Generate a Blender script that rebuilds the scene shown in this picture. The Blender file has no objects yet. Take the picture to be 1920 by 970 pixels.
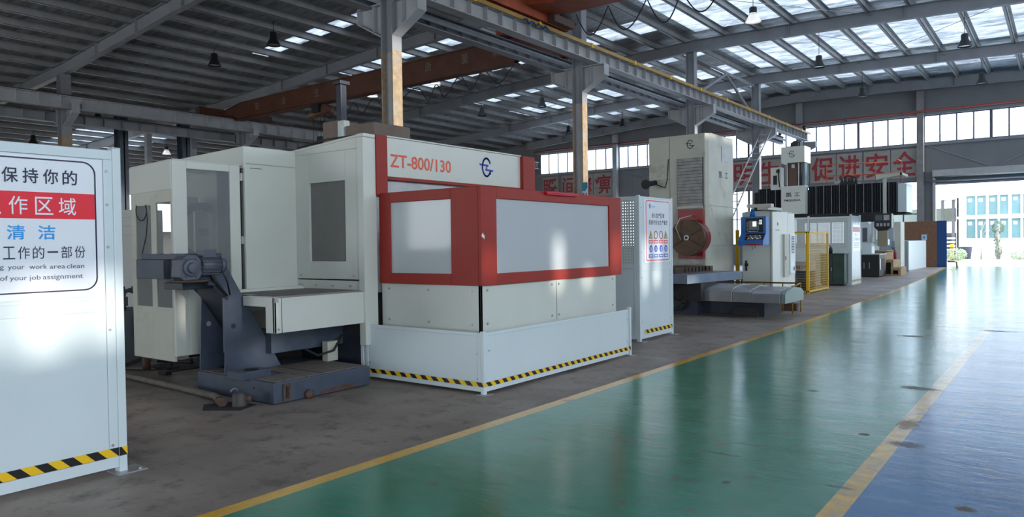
import bpy, bmesh, math, random
from mathutils import Vector, Matrix
random.seed(7)
S = bpy.context.scene
COL = S.collection
R = math.radians

# ------------------------------------------------------------------ camera
cd = bpy.data.cameras.new('camera'); cam = bpy.data.objects.new('camera', cd); COL.objects.link(cam)
F = 1386.0
cd.sensor_fit = 'HORIZONTAL'; cd.sensor_width = 36.0; cd.lens = F / 1920 * 36.0
cd.clip_start = 0.05; cd.clip_end = 500
yaw, pit, rol = R(36.8635), R(1.092), R(0.78936)
fw = Vector((-math.sin(yaw)*math.cos(pit), math.cos(yaw)*math.cos(pit), -math.sin(pit)))
rt = fw.cross(Vector((0, 0, 1))).normalized(); dn = fw.cross(rt)
r2 = math.cos(rol)*rt + math.sin(rol)*dn; d2 = -math.sin(rol)*rt + math.cos(rol)*dn
M3 = Matrix((r2, -d2, -fw)).transposed()
cam.matrix_world = Matrix.Translation((0, 0, 1.55)) @ M3.to_4x4()
S.camera = cam

# ------------------------------------------------------------------ view, world, sun, daylight
S.view_settings.view_transform = 'Standard'; S.view_settings.look = 'None'
S.view_settings.gamma = 1.0; S.view_settings.use_curve_mapping = False
S.view_settings.exposure = 0.6
SKY = 5.0
w = bpy.data.worlds.new('sky'); S.world = w; w.use_nodes = True
nt = w.node_tree; nt.nodes.clear()
wo = nt.nodes.new('ShaderNodeOutputWorld'); bg = nt.nodes.new('ShaderNodeBackground')
tc = nt.nodes.new('ShaderNodeTexCoord'); sp = nt.nodes.new('ShaderNodeSeparateXYZ'); rp = nt.nodes.new('ShaderNodeValToRGB')
rp.color_ramp.elements[0].position = 0.0; rp.color_ramp.elements[0].color = (0.62, 0.66, 0.68, 1)
rp.color_ramp.elements[1].position = 0.35; rp.color_ramp.elements[1].color = (0.74, 0.86, 1.0, 1)
nt.links.new(tc.outputs['Generated'], sp.inputs[0]); nt.links.new(sp.outputs[2], rp.inputs[0])
nt.links.new(rp.outputs[0], bg.inputs[0]); bg.inputs[1].default_value = SKY
nt.links.new(bg.outputs[0], wo.inputs[0])
sd = bpy.data.lights.new('sun', 'SUN'); sun = bpy.data.objects.new('sun', sd); COL.objects.link(sun)
sd.energy = 3.6; sd.angle = R(1.1); sd.color = (1.0, 0.93, 0.84)
sun.rotation_euler = (0, R(85), 0); sun.location = (30, 5, 5)          # low sun from the right, light travels to -x

def portal(name, loc, rot, sx, sy):
    l = bpy.data.lights.new(name, 'AREA'); l.shape = 'RECTANGLE'; l.size = sx; l.size_y = sy
    l.cycles.is_portal = True
    o = bpy.data.objects.new(name, l); COL.objects.link(o); o.location = loc; o.rotation_euler = rot
portal('daylight_added_side', (12.25, -7.5, 3.7), (0, R(90), 0), 6.8, 13)  # unseen side openings, added to give ambient daylight
portal('daylight_high_windows', (12.25, 22, 7.3), (0, R(90), 0), 3.0, 46)
portal('daylight_added_left_rear', (-23, -14.6, 3), (R(90), 0, 0), 16, 6)  # added unseen opening that lights the left bay
portal('daylight_gable_windows', (-10, 47.7, 7.7), (R(-90), 0, 0), 46, 1.6)
portal('daylight_doorway', (-0.5, 47.7, 2.3), (R(-90), 0, 0), 10.6, 4.6)
portal('daylight_added_rear', (3, -14.6, 2.0), (R(90), 0, 0), 6, 4)  # added unseen opening behind the camera, for daylight

# ------------------------------------------------------------------ materials
MATS = {}
def mat(name, col, rough=.5, metal=0., noise=0., nscale=4., bump=0., bscale=40., alpha=1., dirt=None, dscale=2., dthr=.6, spec=.5, emit=None, coat=0.):
    if name in MATS: return MATS[name]
    m = bpy.data.materials.new(name); m.use_nodes = True; n = m.node_tree.nodes; L = m.node_tree.links
    b = n['Principled BSDF']
    b.inputs['Base Color'].default_value = (*col, 1); b.inputs['Roughness'].default_value = rough
    b.inputs['Metallic'].default_value = metal; b.inputs['Alpha'].default_value = alpha
    b.inputs['Specular IOR Level'].default_value = spec
    if coat: b.inputs['Coat Weight'].default_value = coat; b.inputs['Coat Roughness'].default_value = .12
    g = n.new('ShaderNodeNewGeometry')
    src = None
    if noise:
        t = n.new('ShaderNodeTexNoise'); t.inputs['Scale'].default_value = nscale; t.inputs['Detail'].default_value = 6
        L.new(g.outputs['Position'], t.inputs['Vector'])
        mr = n.new('ShaderNodeMapRange'); mr.inputs[1].default_value = .3; mr.inputs[2].default_value = .7
        mr.inputs[3].default_value = 1-noise; mr.inputs[4].default_value = 1+noise*.6
        L.new(t.outputs['Fac'], mr.inputs[0])
        mx = n.new('ShaderNodeMix'); mx.data_type = 'RGBA'; mx.blend_type = 'MULTIPLY'; mx.inputs[0].default_value = 1
        mx.inputs[6].default_value = (*col, 1); L.new(mr.outputs[0], mx.inputs[7]); src = mx.outputs[2]
        L.new(src, b.inputs['Base Color'])
    if dirt:
        t = n.new('ShaderNodeTexNoise'); t.inputs['Scale'].default_value = dscale; t.inputs['Detail'].default_value = 8; t.inputs['Roughness'].default_value = .65
        L.new(g.outputs['Position'], t.inputs['Vector'])
        mr = n.new('ShaderNodeMapRange'); mr.inputs[1].default_value = dthr-.05; mr.inputs[2].default_value = dthr+.08
        L.new(t.outputs['Fac'], mr.inputs[0])
        mx = n.new('ShaderNodeMix'); mx.data_type = 'RGBA'; L.new(mr.outputs[0], mx.inputs[0])
        mx.inputs[6].default_value = (*col, 1)
        if src: L.new(src, mx.inputs[6])
        mx.inputs[7].default_value = (*dirt, 1); L.new(mx.outputs[2], b.inputs['Base Color'])
    if bump:
        t = n.new('ShaderNodeTexNoise'); t.inputs['Scale'].default_value = bscale; t.inputs['Detail'].default_value = 4
        L.new(g.outputs['Position'], t.inputs['Vector'])
        bp = n.new('ShaderNodeBump'); bp.inputs['Strength'].default_value = bump; bp.inputs['Distance'].default_value = .02
        L.new(t.outputs['Fac'], bp.inputs['Height']); L.new(bp.outputs[0], b.inputs['Normal'])
    if emit: b.inputs['Emission Color'].default_value = (*emit[:3], 1); b.inputs['Emission Strength'].default_value = emit[3]
    MATS[name] = m; return m

def roof_mat(name, base, patch, metal, rough):
    m = bpy.data.materials.new(name); m.use_nodes = True; n = m.node_tree.nodes; L = m.node_tree.links; b = n['Principled BSDF']
    g = n.new('ShaderNodeNewGeometry')
    mp = n.new('ShaderNodeMapping'); mp.inputs['Scale'].default_value = (1.2, 5.0, 1.0); L.new(g.outputs['Position'], mp.inputs['Vector'])
    t = n.new('ShaderNodeTexNoise'); t.inputs['Scale'].default_value = .8; t.inputs['Detail'].default_value = 8; t.inputs['Roughness'].default_value = .7
    L.new(mp.outputs[0], t.inputs['Vector'])
    r = n.new('ShaderNodeValToRGB'); r.color_ramp.elements[0].position = .36; r.color_ramp.elements[1].position = .62
    r.color_ramp.elements[0].color = (*patch, 1); r.color_ramp.elements[1].color = (*base, 1)
    L.new(t.outputs['Fac'], r.inputs[0]); L.new(r.outputs[0], b.inputs['Base Color'])
    b.inputs['Metallic'].default_value = metal; b.inputs['Roughness'].default_value = rough
    mp2 = n.new('ShaderNodeMapping'); mp2.inputs['Scale'].default_value = (2.0, 14.0, 1.0); L.new(g.outputs['Position'], mp2.inputs['Vector'])
    t2 = n.new('ShaderNodeTexNoise'); t2.inputs['Scale'].default_value = 1.6; t2.inputs['Detail'].default_value = 5; L.new(mp2.outputs[0], t2.inputs['Vector'])
    bp = n.new('ShaderNodeBump'); bp.inputs['Strength'].default_value = .55; bp.inputs['Distance'].default_value = .12
    L.new(t2.outputs['Fac'], bp.inputs['Height']); L.new(bp.outputs[0], b.inputs['Normal'])
    return m

def glass_mat(name, tint=(.9, .95, 1), op=.15, rough=.05):
    m = bpy.data.materials.new(name); m.use_nodes = True; n = m.node_tree.nodes; L = m.node_tree.links; n.clear()
    o = n.new('ShaderNodeOutputMaterial'); mx = n.new('ShaderNodeMixShader'); tr = n.new('ShaderNodeBsdfTransparent'); b = n.new('ShaderNodeBsdfPrincipled')
    tr.inputs[0].default_value = (*tint, 1); b.inputs['Base Color'].default_value = (.6, .64, .66, 1); b.inputs['Roughness'].default_value = rough
    mx.inputs[0].default_value = op; L.new(tr.outputs[0], mx.inputs[1]); L.new(b.outputs[0], mx.inputs[2]); L.new(mx.outputs[0], o.inputs[0])
    return m

def skylight_mat():
    m = bpy.data.materials.new('translucent_roof_sheet'); m.use_nodes = True; n = m.node_tree.nodes; L = m.node_tree.links; n.clear()
    o = n.new('ShaderNodeOutputMaterial'); tl = n.new('ShaderNodeBsdfTranslucent'); tr = n.new('ShaderNodeBsdfTransparent'); mx = n.new('ShaderNodeMixShader')
    g = n.new('ShaderNodeNewGeometry'); t = n.new('ShaderNodeTexNoise'); t.inputs['Scale'].default_value = .8; t.inputs['Detail'].default_value = 7; t.inputs['Roughness'].default_value = .7
    mp = n.new('ShaderNodeMapping'); mp.inputs['Scale'].default_value = (.8, 2.6, 1); L.new(g.outputs['Position'], mp.inputs['Vector']); L.new(mp.outputs[0], t.inputs['Vector']); r = n.new('ShaderNodeValToRGB')
    r.color_ramp.elements[0].position = .36; r.color_ramp.elements[0].color = (.035, .038, .042, 1)
    r.color_ramp.elements[1].position = .62; r.color_ramp.elements[1].color = (.21, .225, .245, 1)
    L.new(t.outputs['Fac'], r.inputs[0]); L.new(r.outputs[0], tl.inputs[0])
    tr.inputs[0].default_value = (.12, .13, .14, 1)
    mx.inputs[0].default_value = .2; L.new(tl.outputs[0], mx.inputs[1]); L.new(tr.outputs[0], mx.inputs[2]); L.new(mx.outputs[0], o.inputs[0])
    return m

def perforated_mat():
    m = bpy.data.materials.new('perforated_sheet'); m.use_nodes = True; n = m.node_tree.nodes; L = m.node_tree.links; b = n['Principled BSDF']
    b.inputs['Base Color'].default_value = (.58, .64, .62, 1); b.inputs['Roughness'].default_value = .45
    g = n.new('ShaderNodeNewGeometry'); s = n.new('ShaderNodeSeparateXYZ'); L.new(g.outputs['Position'], s.inputs[0])
    def mth(op, a, bb=None):
        k = n.new('ShaderNodeMath'); k.operation = op
        for i, v in enumerate((a, bb)):
            if v is None: continue
            if isinstance(v, (int, float)): k.inputs[i].default_value = v
            else: L.new(v, k.inputs[i])
        return k.outputs[0]
    u = mth('ADD', s.outputs[0], s.outputs[1])
    P = .045
    fu = mth('SUBTRACT', mth('FRACT', mth('DIVIDE', u, P)), .5); fv = mth('SUBTRACT', mth('FRACT', mth('DIVIDE', s.outputs[2], P)), .5)
    d = mth('SQRT', mth('ADD', mth('MULTIPLY', fu, fu), mth('MULTIPLY', fv, fv)))
    hole = mth('LESS_THAN', d, .16)
    tr = n.new('ShaderNodeBsdfTransparent'); mx = n.new('ShaderNodeMixShader'); L.new(hole, mx.inputs[0]); L.new(b.outputs[0], mx.inputs[1]); L.new(tr.outputs[0], mx.inputs[2])
    L.new(mx.outputs[0], n['Material Output'].inputs[0]); return m

def floor_mat():
    m = bpy.data.materials.new('painted_factory_floor'); m.use_nodes = True; n = m.node_tree.nodes; L = m.node_tree.links; b = n['Principled BSDF']
    g = n.new('ShaderNodeNewGeometry'); s = n.new('ShaderNodeSeparateXYZ'); L.new(g.outputs['Position'], s.inputs[0])
    def lk(v, i):
        if isinstance(v, (int, float)): i.default_value = v
        elif isinstance(v, tuple): i.default_value = (*v, 1)
        else: L.new(v, i)
    def mth(op, a, bb=None, clamp=False):
        k = n.new('ShaderNodeMath'); k.operation = op; k.use_clamp = clamp; lk(a, k.inputs[0])
        if bb is not None: lk(bb, k.inputs[1])
        return k.outputs[0]
    def mixc(f, a, c):
        k = n.new('ShaderNodeMix'); k.data_type = 'RGBA'; lk(f, k.inputs[0]); lk(a, k.inputs[6]); lk(c, k.inputs[7]); return k.outputs[2]
    def mixf(f, a, c):
        k = n.new('ShaderNodeMix'); k.data_type = 'FLOAT'; lk(f, k.inputs[0]); lk(a, k.inputs[2]); lk(c, k.inputs[3]); return k.outputs[0]
    def noise(sc, det=6, ro=.6, scale=None):
        t = n.new('ShaderNodeTexNoise'); t.inputs['Scale'].default_value = sc; t.inputs['Detail'].default_value = det; t.inputs['Roughness'].default_value = ro
        if scale:
            mp = n.new('ShaderNodeMapping'); mp.inputs['Scale'].default_value = scale; L.new(g.outputs['Position'], mp.inputs['Vector']); L.new(mp.outputs[0], t.inputs['Vector'])
        else: L.new(g.outputs['Position'], t.inputs['Vector'])
        return t.outputs['Fac']
    def ramp(v, a, c):
        k = n.new('ShaderNodeMapRange'); lk(v, k.inputs[0]); k.inputs[1].default_value = a; k.inputs[2].default_value = c; return k.outputs[0]
    x0, y0 = s.outputs[0], s.outputs[1]
    far = mth('MAXIMUM', mth('SUBTRACT', y0, 13.0), 0.0)
    x = mth('ADD', x0, mth('MULTIPLY', mth('MULTIPLY', far, far), .0011))     # the painted lines bend slightly to the left
    gt = lambda v, a: mth('GREATER_THAN', v, a)
    conc = mixc(ramp(noise(.9), .3, .7), (.18, .14, .118), (.32, .265, .225))
    conc = mixc(ramp(noise(3.5, 9, .7), .52, .72), conc, (.06, .048, .042))
    conc = mixc(mth('MULTIPLY', ramp(noise(.5, 5, .6, (.5, 1.6, 1)), .55, .7), .6), conc, (.24, .21, .185))
    conc = mixc(mth('MULTIPLY', ramp(noise(14, 6, .75), .56, .7), .5), conc, (.045, .03, .025))
    green = mixc(ramp(noise(1.1, 8, .65), .35, .68), (.010, .20, .105), (.04, .27, .17))
    green = mixc(mth('MULTIPLY', ramp(noise(2.2, 9, .7, (1, 3, 1)), .5, .75), .45), green, (.13, .2, .17))
    blue = mixc(ramp(noise(1.0, 8, .65), .35, .68), (.012, .125, .33), (.03, .19, .42))
    blue = mixc(mth('MULTIPLY', ramp(noise(2.0, 9, .7, (1, 3, 1)), .5, .72), .5), blue, (.12, .17, .22))
    yel = mixc(ramp(noise(9, 8, .7), .45, .75), (.78, .42, .035), (.55, .34, .09))
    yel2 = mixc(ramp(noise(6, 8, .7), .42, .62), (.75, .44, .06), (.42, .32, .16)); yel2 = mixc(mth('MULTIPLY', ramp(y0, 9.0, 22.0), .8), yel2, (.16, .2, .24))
    c = mixc(gt(x, -4.03), conc, yel); c = mixc(gt(x, -3.905), c, green)
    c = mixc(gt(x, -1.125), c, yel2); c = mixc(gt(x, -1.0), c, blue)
    # oil and rubber marks with their own shapes
    paint = gt(x, -4.03)
    wn = mth('MULTIPLY', mth('SUBTRACT', noise(13, 7, .75), .5), .9)
    mask = 0.0
    for (px, py, rx, ry, k) in SPOTS:
        dx = mth('DIVIDE', mth('SUBTRACT', x0, px), rx); dy = mth('DIVIDE', mth('SUBTRACT', y0, py), ry)
        d = mth('ADD', mth('SQRT', mth('ADD', mth('MULTIPLY', dx, dx), mth('MULTIPLY', dy, dy))), mth('MULTIPLY', wn, 3.0))
        mask = mth('MAXIMUM', mask, mth('MULTIPLY', mth('SUBTRACT', 1.0, ramp(d, .5, 1.1)), k))
    c = mixc(mask, c, (.075, .06, .055))
    c = mixc(mth('MULTIPLY', ramp(noise(3.2, 4, .55), .64, .70), .55), c, (.12, .09, .08))
    L.new(c, b.inputs['Base Color'])
    rp_ = mixf(ramp(noise(1.3, 8, .7, (1, 2.2, 1)), .3, .7), .09, .19)
    rc = mixf(ramp(noise(1.1, 6), .3, .7), .42, .62)
    ro = mixf(paint, rc, rp_); ro = mixf(mask, ro, .5); L.new(ro, b.inputs['Roughness'])
    b.inputs['Specular IOR Level'].default_value = .55
    h = mth('ADD', mth('MULTIPLY', noise(4, 7, .65, (.6, 1.5, 1)), 1.0), mth('MULTIPLY', noise(30, 3), .08))
    bp = n.new('ShaderNodeBump'); bp.inputs['Strength'].default_value = .13; bp.inputs['Distance'].default_value = .03
    L.new(h, bp.inputs['Height']); L.new(bp.outputs[0], b.inputs['Normal'])
    return m
SPOTS = [(-1.22, 8.62, .2, .12, .9), (-1.05, 6.9, .1, .22, .7), (-.95, 6.2, .14, .1, .8), (-1.28, 6.35, .05, .06, .9), (-.45, 4.9, .07, .07, 1),
         (-1.9, 5.55, .18, .03, .5), (-2.05, 5.2, .22, .03, .55), (-2.1, 7.9, .1, .07, .5), (-1.9, 13.2, .28, .14, .9), (-.9, 14.6, .3, .1, .8),
         (-2.7, 5.15, .04, .05, .6), (-3.1, 5.9, .05, .04, .6), (-1.75, 4.6, .03, .04, .7), (-.3, 5.0, .12, .03, .5), (-1.15, 4.9, .12, .03, .6)]

cream = mat('cream_enamel', (.62, .645, .585), .38, noise=.05, nscale=1.5, dirt=(.42, .40, .33), dscale=1.1, dthr=.74, coat=.1)
cream_d = mat('aged_cream_enamel', (.52, .52, .44), .45, noise=.1, nscale=2, dirt=(.33, .29, .2), dscale=1.6, dthr=.62)
fence_w = mat('pale_blue_white_enamel', (.62, .70, .72), .35, noise=.03, nscale=2, coat=.15)
red = mat('oxide_red_enamel', (.31, .030, .020), .5, spec=.3, noise=.06, nscale=5)
redhot = mat('bright_red_enamel', (.55, .01, .03), .3)
dred = mat('dark_red_enamel', (.30, .012, .018), .4)
sheet_grey = mat('bare_grey_sheet', (.42, .43, .44), .4, .3, noise=.15)
navy = mat('slate_blue_machine_paint', (.060, .078, .112), .36, noise=.2, nscale=6, coat=.2)
navy_d = mat('dark_slate_paint', (.024, .03, .046), .45, noise=.2, nscale=6)
dusty = mat('dusty_steel_plate', (.20, .165, .145), .7, noise=.25, nscale=14, bump=.4, bscale=70)
black = mat('matt_black', (.012, .012, .014), .55)
rubber = mat('black_rubber', (.02, .02, .02), .7)
dark = mat('dark_grime', (.03, .028, .028), .8, noise=.3)
steel = mat('galvanised_steel', (.45, .46, .47), .4, .7, noise=.1)
steel_br = mat('brushed_cover_steel', (.38, .38, .39), .34, .75, noise=.12, nscale=3)
beam_g = mat('grey_primer_steelwork', (.27, .28, .30), .55, noise=.12, nscale=1.5)
beam_p = mat('pale_grey_painted_beam', (.42, .43, .45), .5, noise=.12, nscale=2.5)
purlin_m = mat('dull_zinc_purlin', (.32, .32, .32), .5, .1, noise=.15, nscale=2)
rust_y = mat('yellowed_column_paint', (.36, .27, .17), .6, noise=.25, nscale=9, dirt=(.33, .3, .27), dscale=1.5, dthr=.6)
crane_r = mat('rusty_crane_red', (.36, .07, .028), .55, noise=.25, nscale=3)
crane_b = mat('brown_crane_paint', (.115, .040, .020), .6, noise=.25, nscale=2)
rail_y = mat('ochre_conductor_rail', (.42, .25, .06), .5, noise=.1)
rust = mat('rusted_steel', (.10, .055, .04), .75, noise=.3, nscale=12)
char_red = mat('slogan_red', (.36, .03, .045), .55, noise=.1)
board_g = mat('slogan_board_beige', (.36, .34, .30), .7, noise=.1)
wall_g = mat('grey_clad_wall', (.20, .205, .215), .65, noise=.1, nscale=.8)
yellow = mat('safety_yellow', (.75, .45, .012), .45)
tape_y = mat('hazard_tape_yellow', (.85, .52, .012), .4)
tape_k = mat('hazard_tape_black', (.012, .012, .012), .4)
white_s = mat('sign_white', (.80, .83, .88), .3, coat=.3)
sign_red = mat('sign_red', (.82, .02, .04), .35)
ink = mat('sign_ink', (.015, .018, .05), .4)
ink_g = mat('sign_ink_grey', (.06, .065, .12), .4)
sign_blue = mat('sign_light_blue', (.02, .32, .80), .4)
logo_blue = mat('logo_blue', (.005, .05, .50), .4)
orange_t = mat('model_number_orange', (.78, .08, .02), .4)
wood = mat('bare_timber', (.42, .29, .15), .7, noise=.3, nscale=8)
plyw = mat('brown_plywood', (.22, .105, .055), .6, noise=.15, nscale=6)
blue_p = mat('control_blue', (.008, .14, .46), .4)
deep_b = mat('deep_blue_panel', (.006, .06, .22), .5)
green_d = mat('dark_green_cabinet', (.025, .06, .045), .5, noise=.2)
foil = roof_mat('foil_roof_lining', (.80, .83, .88), (.20, .21, .23), .55, .38)
foil_d = roof_mat('dull_roof_lining', (.38, .38, .39), (.14, .14, .145), .4, .5)
perf = perforated_mat()
glass = glass_mat('window_glass', op=.06)
hazy = glass_mat('scratched_guard_glass', (.8, .82, .85), op=.78, rough=.12)
clearp = glass_mat('clear_guard_pane', (.75, .76, .74), op=.22, rough=.06)
meshp = mat('dark_tinted_pane', (.17, .165, .155), .35, noise=.1)
teal_gl = mat('teal_window_glass', (.15, .25, .26), .12, noise=.3, nscale=.4)
lampglass = mat('lit_lamp_glass', (.9, .9, .85), .3, emit=(1, .97, .9, 1.2))
alu = mat('aluminium_reflector', (.6, .6, .6), .3, .8)
screen_m = mat('control_screen', (.10, .12, .13), .25)
screen_l = mat('lit_screen', (.5, .55, .55), .3, emit=(.8, .9, .9, .7))
MOTOR = mat('motor_grey_blue', (.09, .10, .13), .45)

# ------------------------------------------------------------------ mesh builder
class MB:
    def __init__(s): s.v = []; s.f = []; s.m = []; s.ms = []; s.sm = []
    def mi(s, m):
        if m not in s.ms: s.ms.append(m)
        return s.ms.index(m)
    def add(s, vs, fs, m, smooth=False):
        o = len(s.v); s.v += [Vector(v) for v in vs]; k = s.mi(m)
        for f in fs: s.f.append(tuple(i+o for i in f)); s.m.append(k); s.sm.append(smooth)
        return s
    def box(s, x0, x1, y0, y1, z0, z1, m):
        x0, x1 = sorted((x0, x1)); y0, y1 = sorted((y0, y1)); z0, z1 = sorted((z0, z1))
        v = [(x0, y0, z0), (x1, y0, z0), (x1, y1, z0), (x0, y1, z0), (x0, y0, z1), (x1, y0, z1), (x1, y1, z1), (x0, y1, z1)]
        return s.add(v, [(0, 3, 2, 1), (4, 5, 6, 7), (0, 1, 5, 4), (1, 2, 6, 5), (2, 3, 7, 6), (3, 0, 4, 7)], m)
    def prism(s, poly, ax, a, b, m):
        """poly: (u,v) pairs; ax='x': u=y v=z; 'y': u=x v=z; 'z': u=x v=y"""
        def P(u, v, t): return (t, u, v) if ax == 'x' else (u, t, v) if ax == 'y' else (u, v, t)
        n = len(poly); vs = [P(u, v, a) for u, v in poly] + [P(u, v, b) for u, v in poly]
        fs = [tuple(range(n-1, -1, -1)), tuple(range(n, 2*n))] + [(i, (i+1) % n, n+(i+1) % n, n+i) for i in range(n)]
        return s.add(vs, fs, m)
    def bar(s, p, q, wd, ht, m, up=(0, 0, 1)):
        p, q = Vector(p), Vector(q); d = (q-p).normalized(); u = Vector(up)
        sd_ = d.cross(u)
        if sd_.length < 1e-4: sd_ = Vector((1, 0, 0))
        sd_.normalize(); u2 = sd_.cross(d)
        vs = [c + sd_*a*wd/2 + u2*b*ht/2 for c in (p, q) for a, b in ((-1, -1), (1, -1), (1, 1), (-1, 1))]
        return s.add(vs, [(0, 3, 2, 1), (4, 5, 6, 7), (0, 1, 5, 4), (1, 2, 6, 5), (2, 3, 7, 6), (3, 0, 4, 7)], m)
    def cyl(s, p, q, r, m, r2=None, n=20, smooth=True):
        p, q = Vector(p), Vector(q); d = (q-p).normalized(); a = d.orthogonal().normalized(); b = d.cross(a); r2 = r if r2 is None else r2
        vs = [p + (a*math.cos(t)+b*math.sin(t))*r for t in [2*math.pi*i/n for i in range(n)]] + [q + (a*math.cos(t)+b*math.sin(t))*r2 for t in [2*math.pi*i/n for i in range(n)]]
        o = len(s.v); s.add(vs, [(i, (i+1) % n, n+(i+1) % n, n+i) for i in range(n)], m, smooth)
        k = s.mi(m); s.f += [tuple(o+i for i in range(n-1, -1, -1)), tuple(o+n+i for i in range(n))]; s.m += [k, k]; s.sm += [False, False]
        return s
    def tube(s, pts, r, m, n=8, closed=False):
        pts = [Vector(p) for p in pts]; rings = []; up = None; N = len(pts)
        for i, p in enumerate(pts):
            d = (pts[(i+1) % N if closed else min(i+1, N-1)] - pts[i-1 if (closed or i) else 0]).normalized()
            if up is None: up = d.orthogonal().normalized()
            up = (up - d*up.dot(d)).normalized(); b = d.cross(up)
            rings.append([p + (up*math.cos(t)+b*math.sin(t))*r for t in [2*math.pi*k/n for k in range(n)]])
        vs = [v for rg in rings for v in rg]; fs = []
        for i in range(N if closed else N-1):
            j = (i+1) % N
            for k in range(n): fs.append((i*n+k, i*n+(k+1) % n, j*n+(k+1) % n, j*n+k))
        if not closed: fs += [tuple(range(n-1, -1, -1)), tuple((N-1)*n+k for k in range(n))]
        return s.add(vs, fs, m, True)
    def lathe(s, prof, c, m, n=24, ax='z'):
        vs = []; c = Vector(c)
        for r, h in prof:
            for i in range(n):
                t = 2*math.pi*i/n; a, b = r*math.cos(t), r*math.sin(t)
                vs.append(c + (Vector((a, b, h)) if ax == 'z' else Vector((h, a, b)) if ax == 'x' else Vector((a, h, b))))
        fs = [(i*n+k, i*n+(k+1) % n, (i+1)*n+(k+1) % n, (i+1)*n+k) for i in range(len(prof)-1) for k in range(n)]
        return s.add(vs, fs, m, True)
    def frame(s, ax, t0, t1, u0, u1, v0, v1, holes, m):
        """a sheet in the plane ax between t0..t1 with rectangular openings (u0,u1,v0,v1)"""
        us = sorted({u0, u1, *[h[0] for h in holes], *[h[1] for h in holes]}); vs_ = sorted({v0, v1, *[h[2] for h in holes], *[h[3] for h in holes]})
        us = [u for u in us if u0 <= u <= u1]; vs_ = [v for v in vs_ if v0 <= v <= v1]
        for i in range(len(us)-1):
            run = None
            for j in range(len(vs_)-1):
                cu, cv = (us[i]+us[i+1])/2, (vs_[j]+vs_[j+1])/2
                solid = not any(h[0] < cu < h[1] and h[2] < cv < h[3] for h in holes)
                if solid: run = vs_[j] if run is None else run
                if run is not None and (not solid or j == len(vs_)-2):
                    top = vs_[j+1] if solid else vs_[j]
                    if ax == 'x': s.box(t0, t1, us[i], us[i+1], run, top, m)
                    elif ax == 'y': s.box(us[i], us[i+1], t0, t1, run, top, m)
                    else: s.box(us[i], us[i+1], run, top, t0, t1, m)
                    run = None
        return s
    def ribbon(s, pts, wd, O, U, V, depth, m):
        """flat stroke through 2-D points on the plane O,U,V"""
        U, V = Vector(U), Vector(V); N = U.cross(V); O = Vector(O)
        for (a, b) in zip(pts[:-1], pts[1:]):
            p = O + U*a[0] + V*a[1]; q = O + U*b[0] + V*b[1]
            d = (q-p).normalized()*wd*.35
            s.bar(p-d, q+d, wd, depth, m, up=N)
        return s

def link(name, mb, parent=None, origin=(0, 0, 0), bevel=0):
    me = bpy.data.meshes.new(name); og = Vector(origin)
    me.from_pydata([v-og for v in mb.v], [], mb.f)
    for m in mb.ms: me.materials.append(m)
    for p, k, sm in zip(me.polygons, mb.m, mb.sm): p.material_index = k; p.use_smooth = sm
    me.update()
    bmx = bmesh.new(); bmx.from_mesh(me); bmesh.ops.recalc_face_normals(bmx, faces=bmx.faces); bmx.to_mesh(me); bmx.free()
    o = bpy.data.objects.new(name, me); COL.objects.link(o)
    if parent: o.parent = parent
    else: o.location = og
    if bevel:
        b = o.modifiers.new('bevel', 'BEVEL'); b.width = bevel; b.segments = 2; b.limit_method = 'ANGLE'; b.angle_limit = R(40)
    return o

EACH = {'stiffener', 'web_stiffener', 'bolt', 'screw', 'rung', 'wheel', 'rail_clip', 'hinge', 'wire_rope', 'guide_rail', 'step_board', 'mesh_bar', 'table_leg', 'end_cap', 'rail_post', 'button'}
def components(mb):
    """one builder per connected piece"""
    par = list(range(len(mb.v)))
    def fd(i):
        while par[i] != i: par[i] = par[par[i]]; i = par[i]
        return i
    for f in mb.f:
        a = fd(f[0])
        for i in f[1:]: par[fd(i)] = a
    out = {}
    for f, k, sm in zip(mb.f, mb.m, mb.sm): out.setdefault(fd(f[0]), []).append((f, k, sm))
    res = []
    for fs in out.values():
        c = MB(); c.ms = list(mb.ms); mp = {}
        for f, k, sm in fs:
            for i in f:
                if i not in mp: mp[i] = len(c.v); c.v.append(mb.v[i])
            c.f.append(tuple(mp[i] for i in f)); c.m.append(k); c.sm.append(sm)
        res.append(c)
    return res
class Thing:
    def __init__(s, name, label, cat, loc=(0, 0, 0), group=None):
        s.o = bpy.data.objects.new(name, None); COL.objects.link(s.o); s.o.location = loc; s.loc = Vector(loc)
        s.o.empty_display_size = .2
        s.o['label'] = label; s.o['category'] = cat
        if group: s.o['group'] = group
    def part(s, name, mb, parent=None, bevel=0, label=None, kind=None):
        if name in EACH and len(mb.f):
            for c in components(mb): o = link(name, c, parent or s.o, s.loc, bevel)
            return o
        o = link(name, mb, parent or s.o, s.loc, bevel)
        if label: o['label'] = label
        if kind: o['kind'] = kind
        return o
def solo(name, mb, label, cat, group=None, bevel=0, kind=None):
    xs = [v.x for v in mb.v]; ys = [v.y for v in mb.v]; zs = [v.z for v in mb.v]
    o = link(name, mb, None, ((min(xs)+max(xs))/2, (min(ys)+max(ys))/2, min(zs)), bevel)
    o['label'] = label; o['category'] = cat
    if group: o['group'] = group
    if kind: o['kind'] = kind
    return o
def struct(name, mb, bevel=0):
    o = link(name, mb, None, (0, 0, 0), bevel); o['kind'] = 'structure'; return o
def spart(name, mb, parent):
    return link(name, mb, parent, (0, 0, 0))

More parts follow.
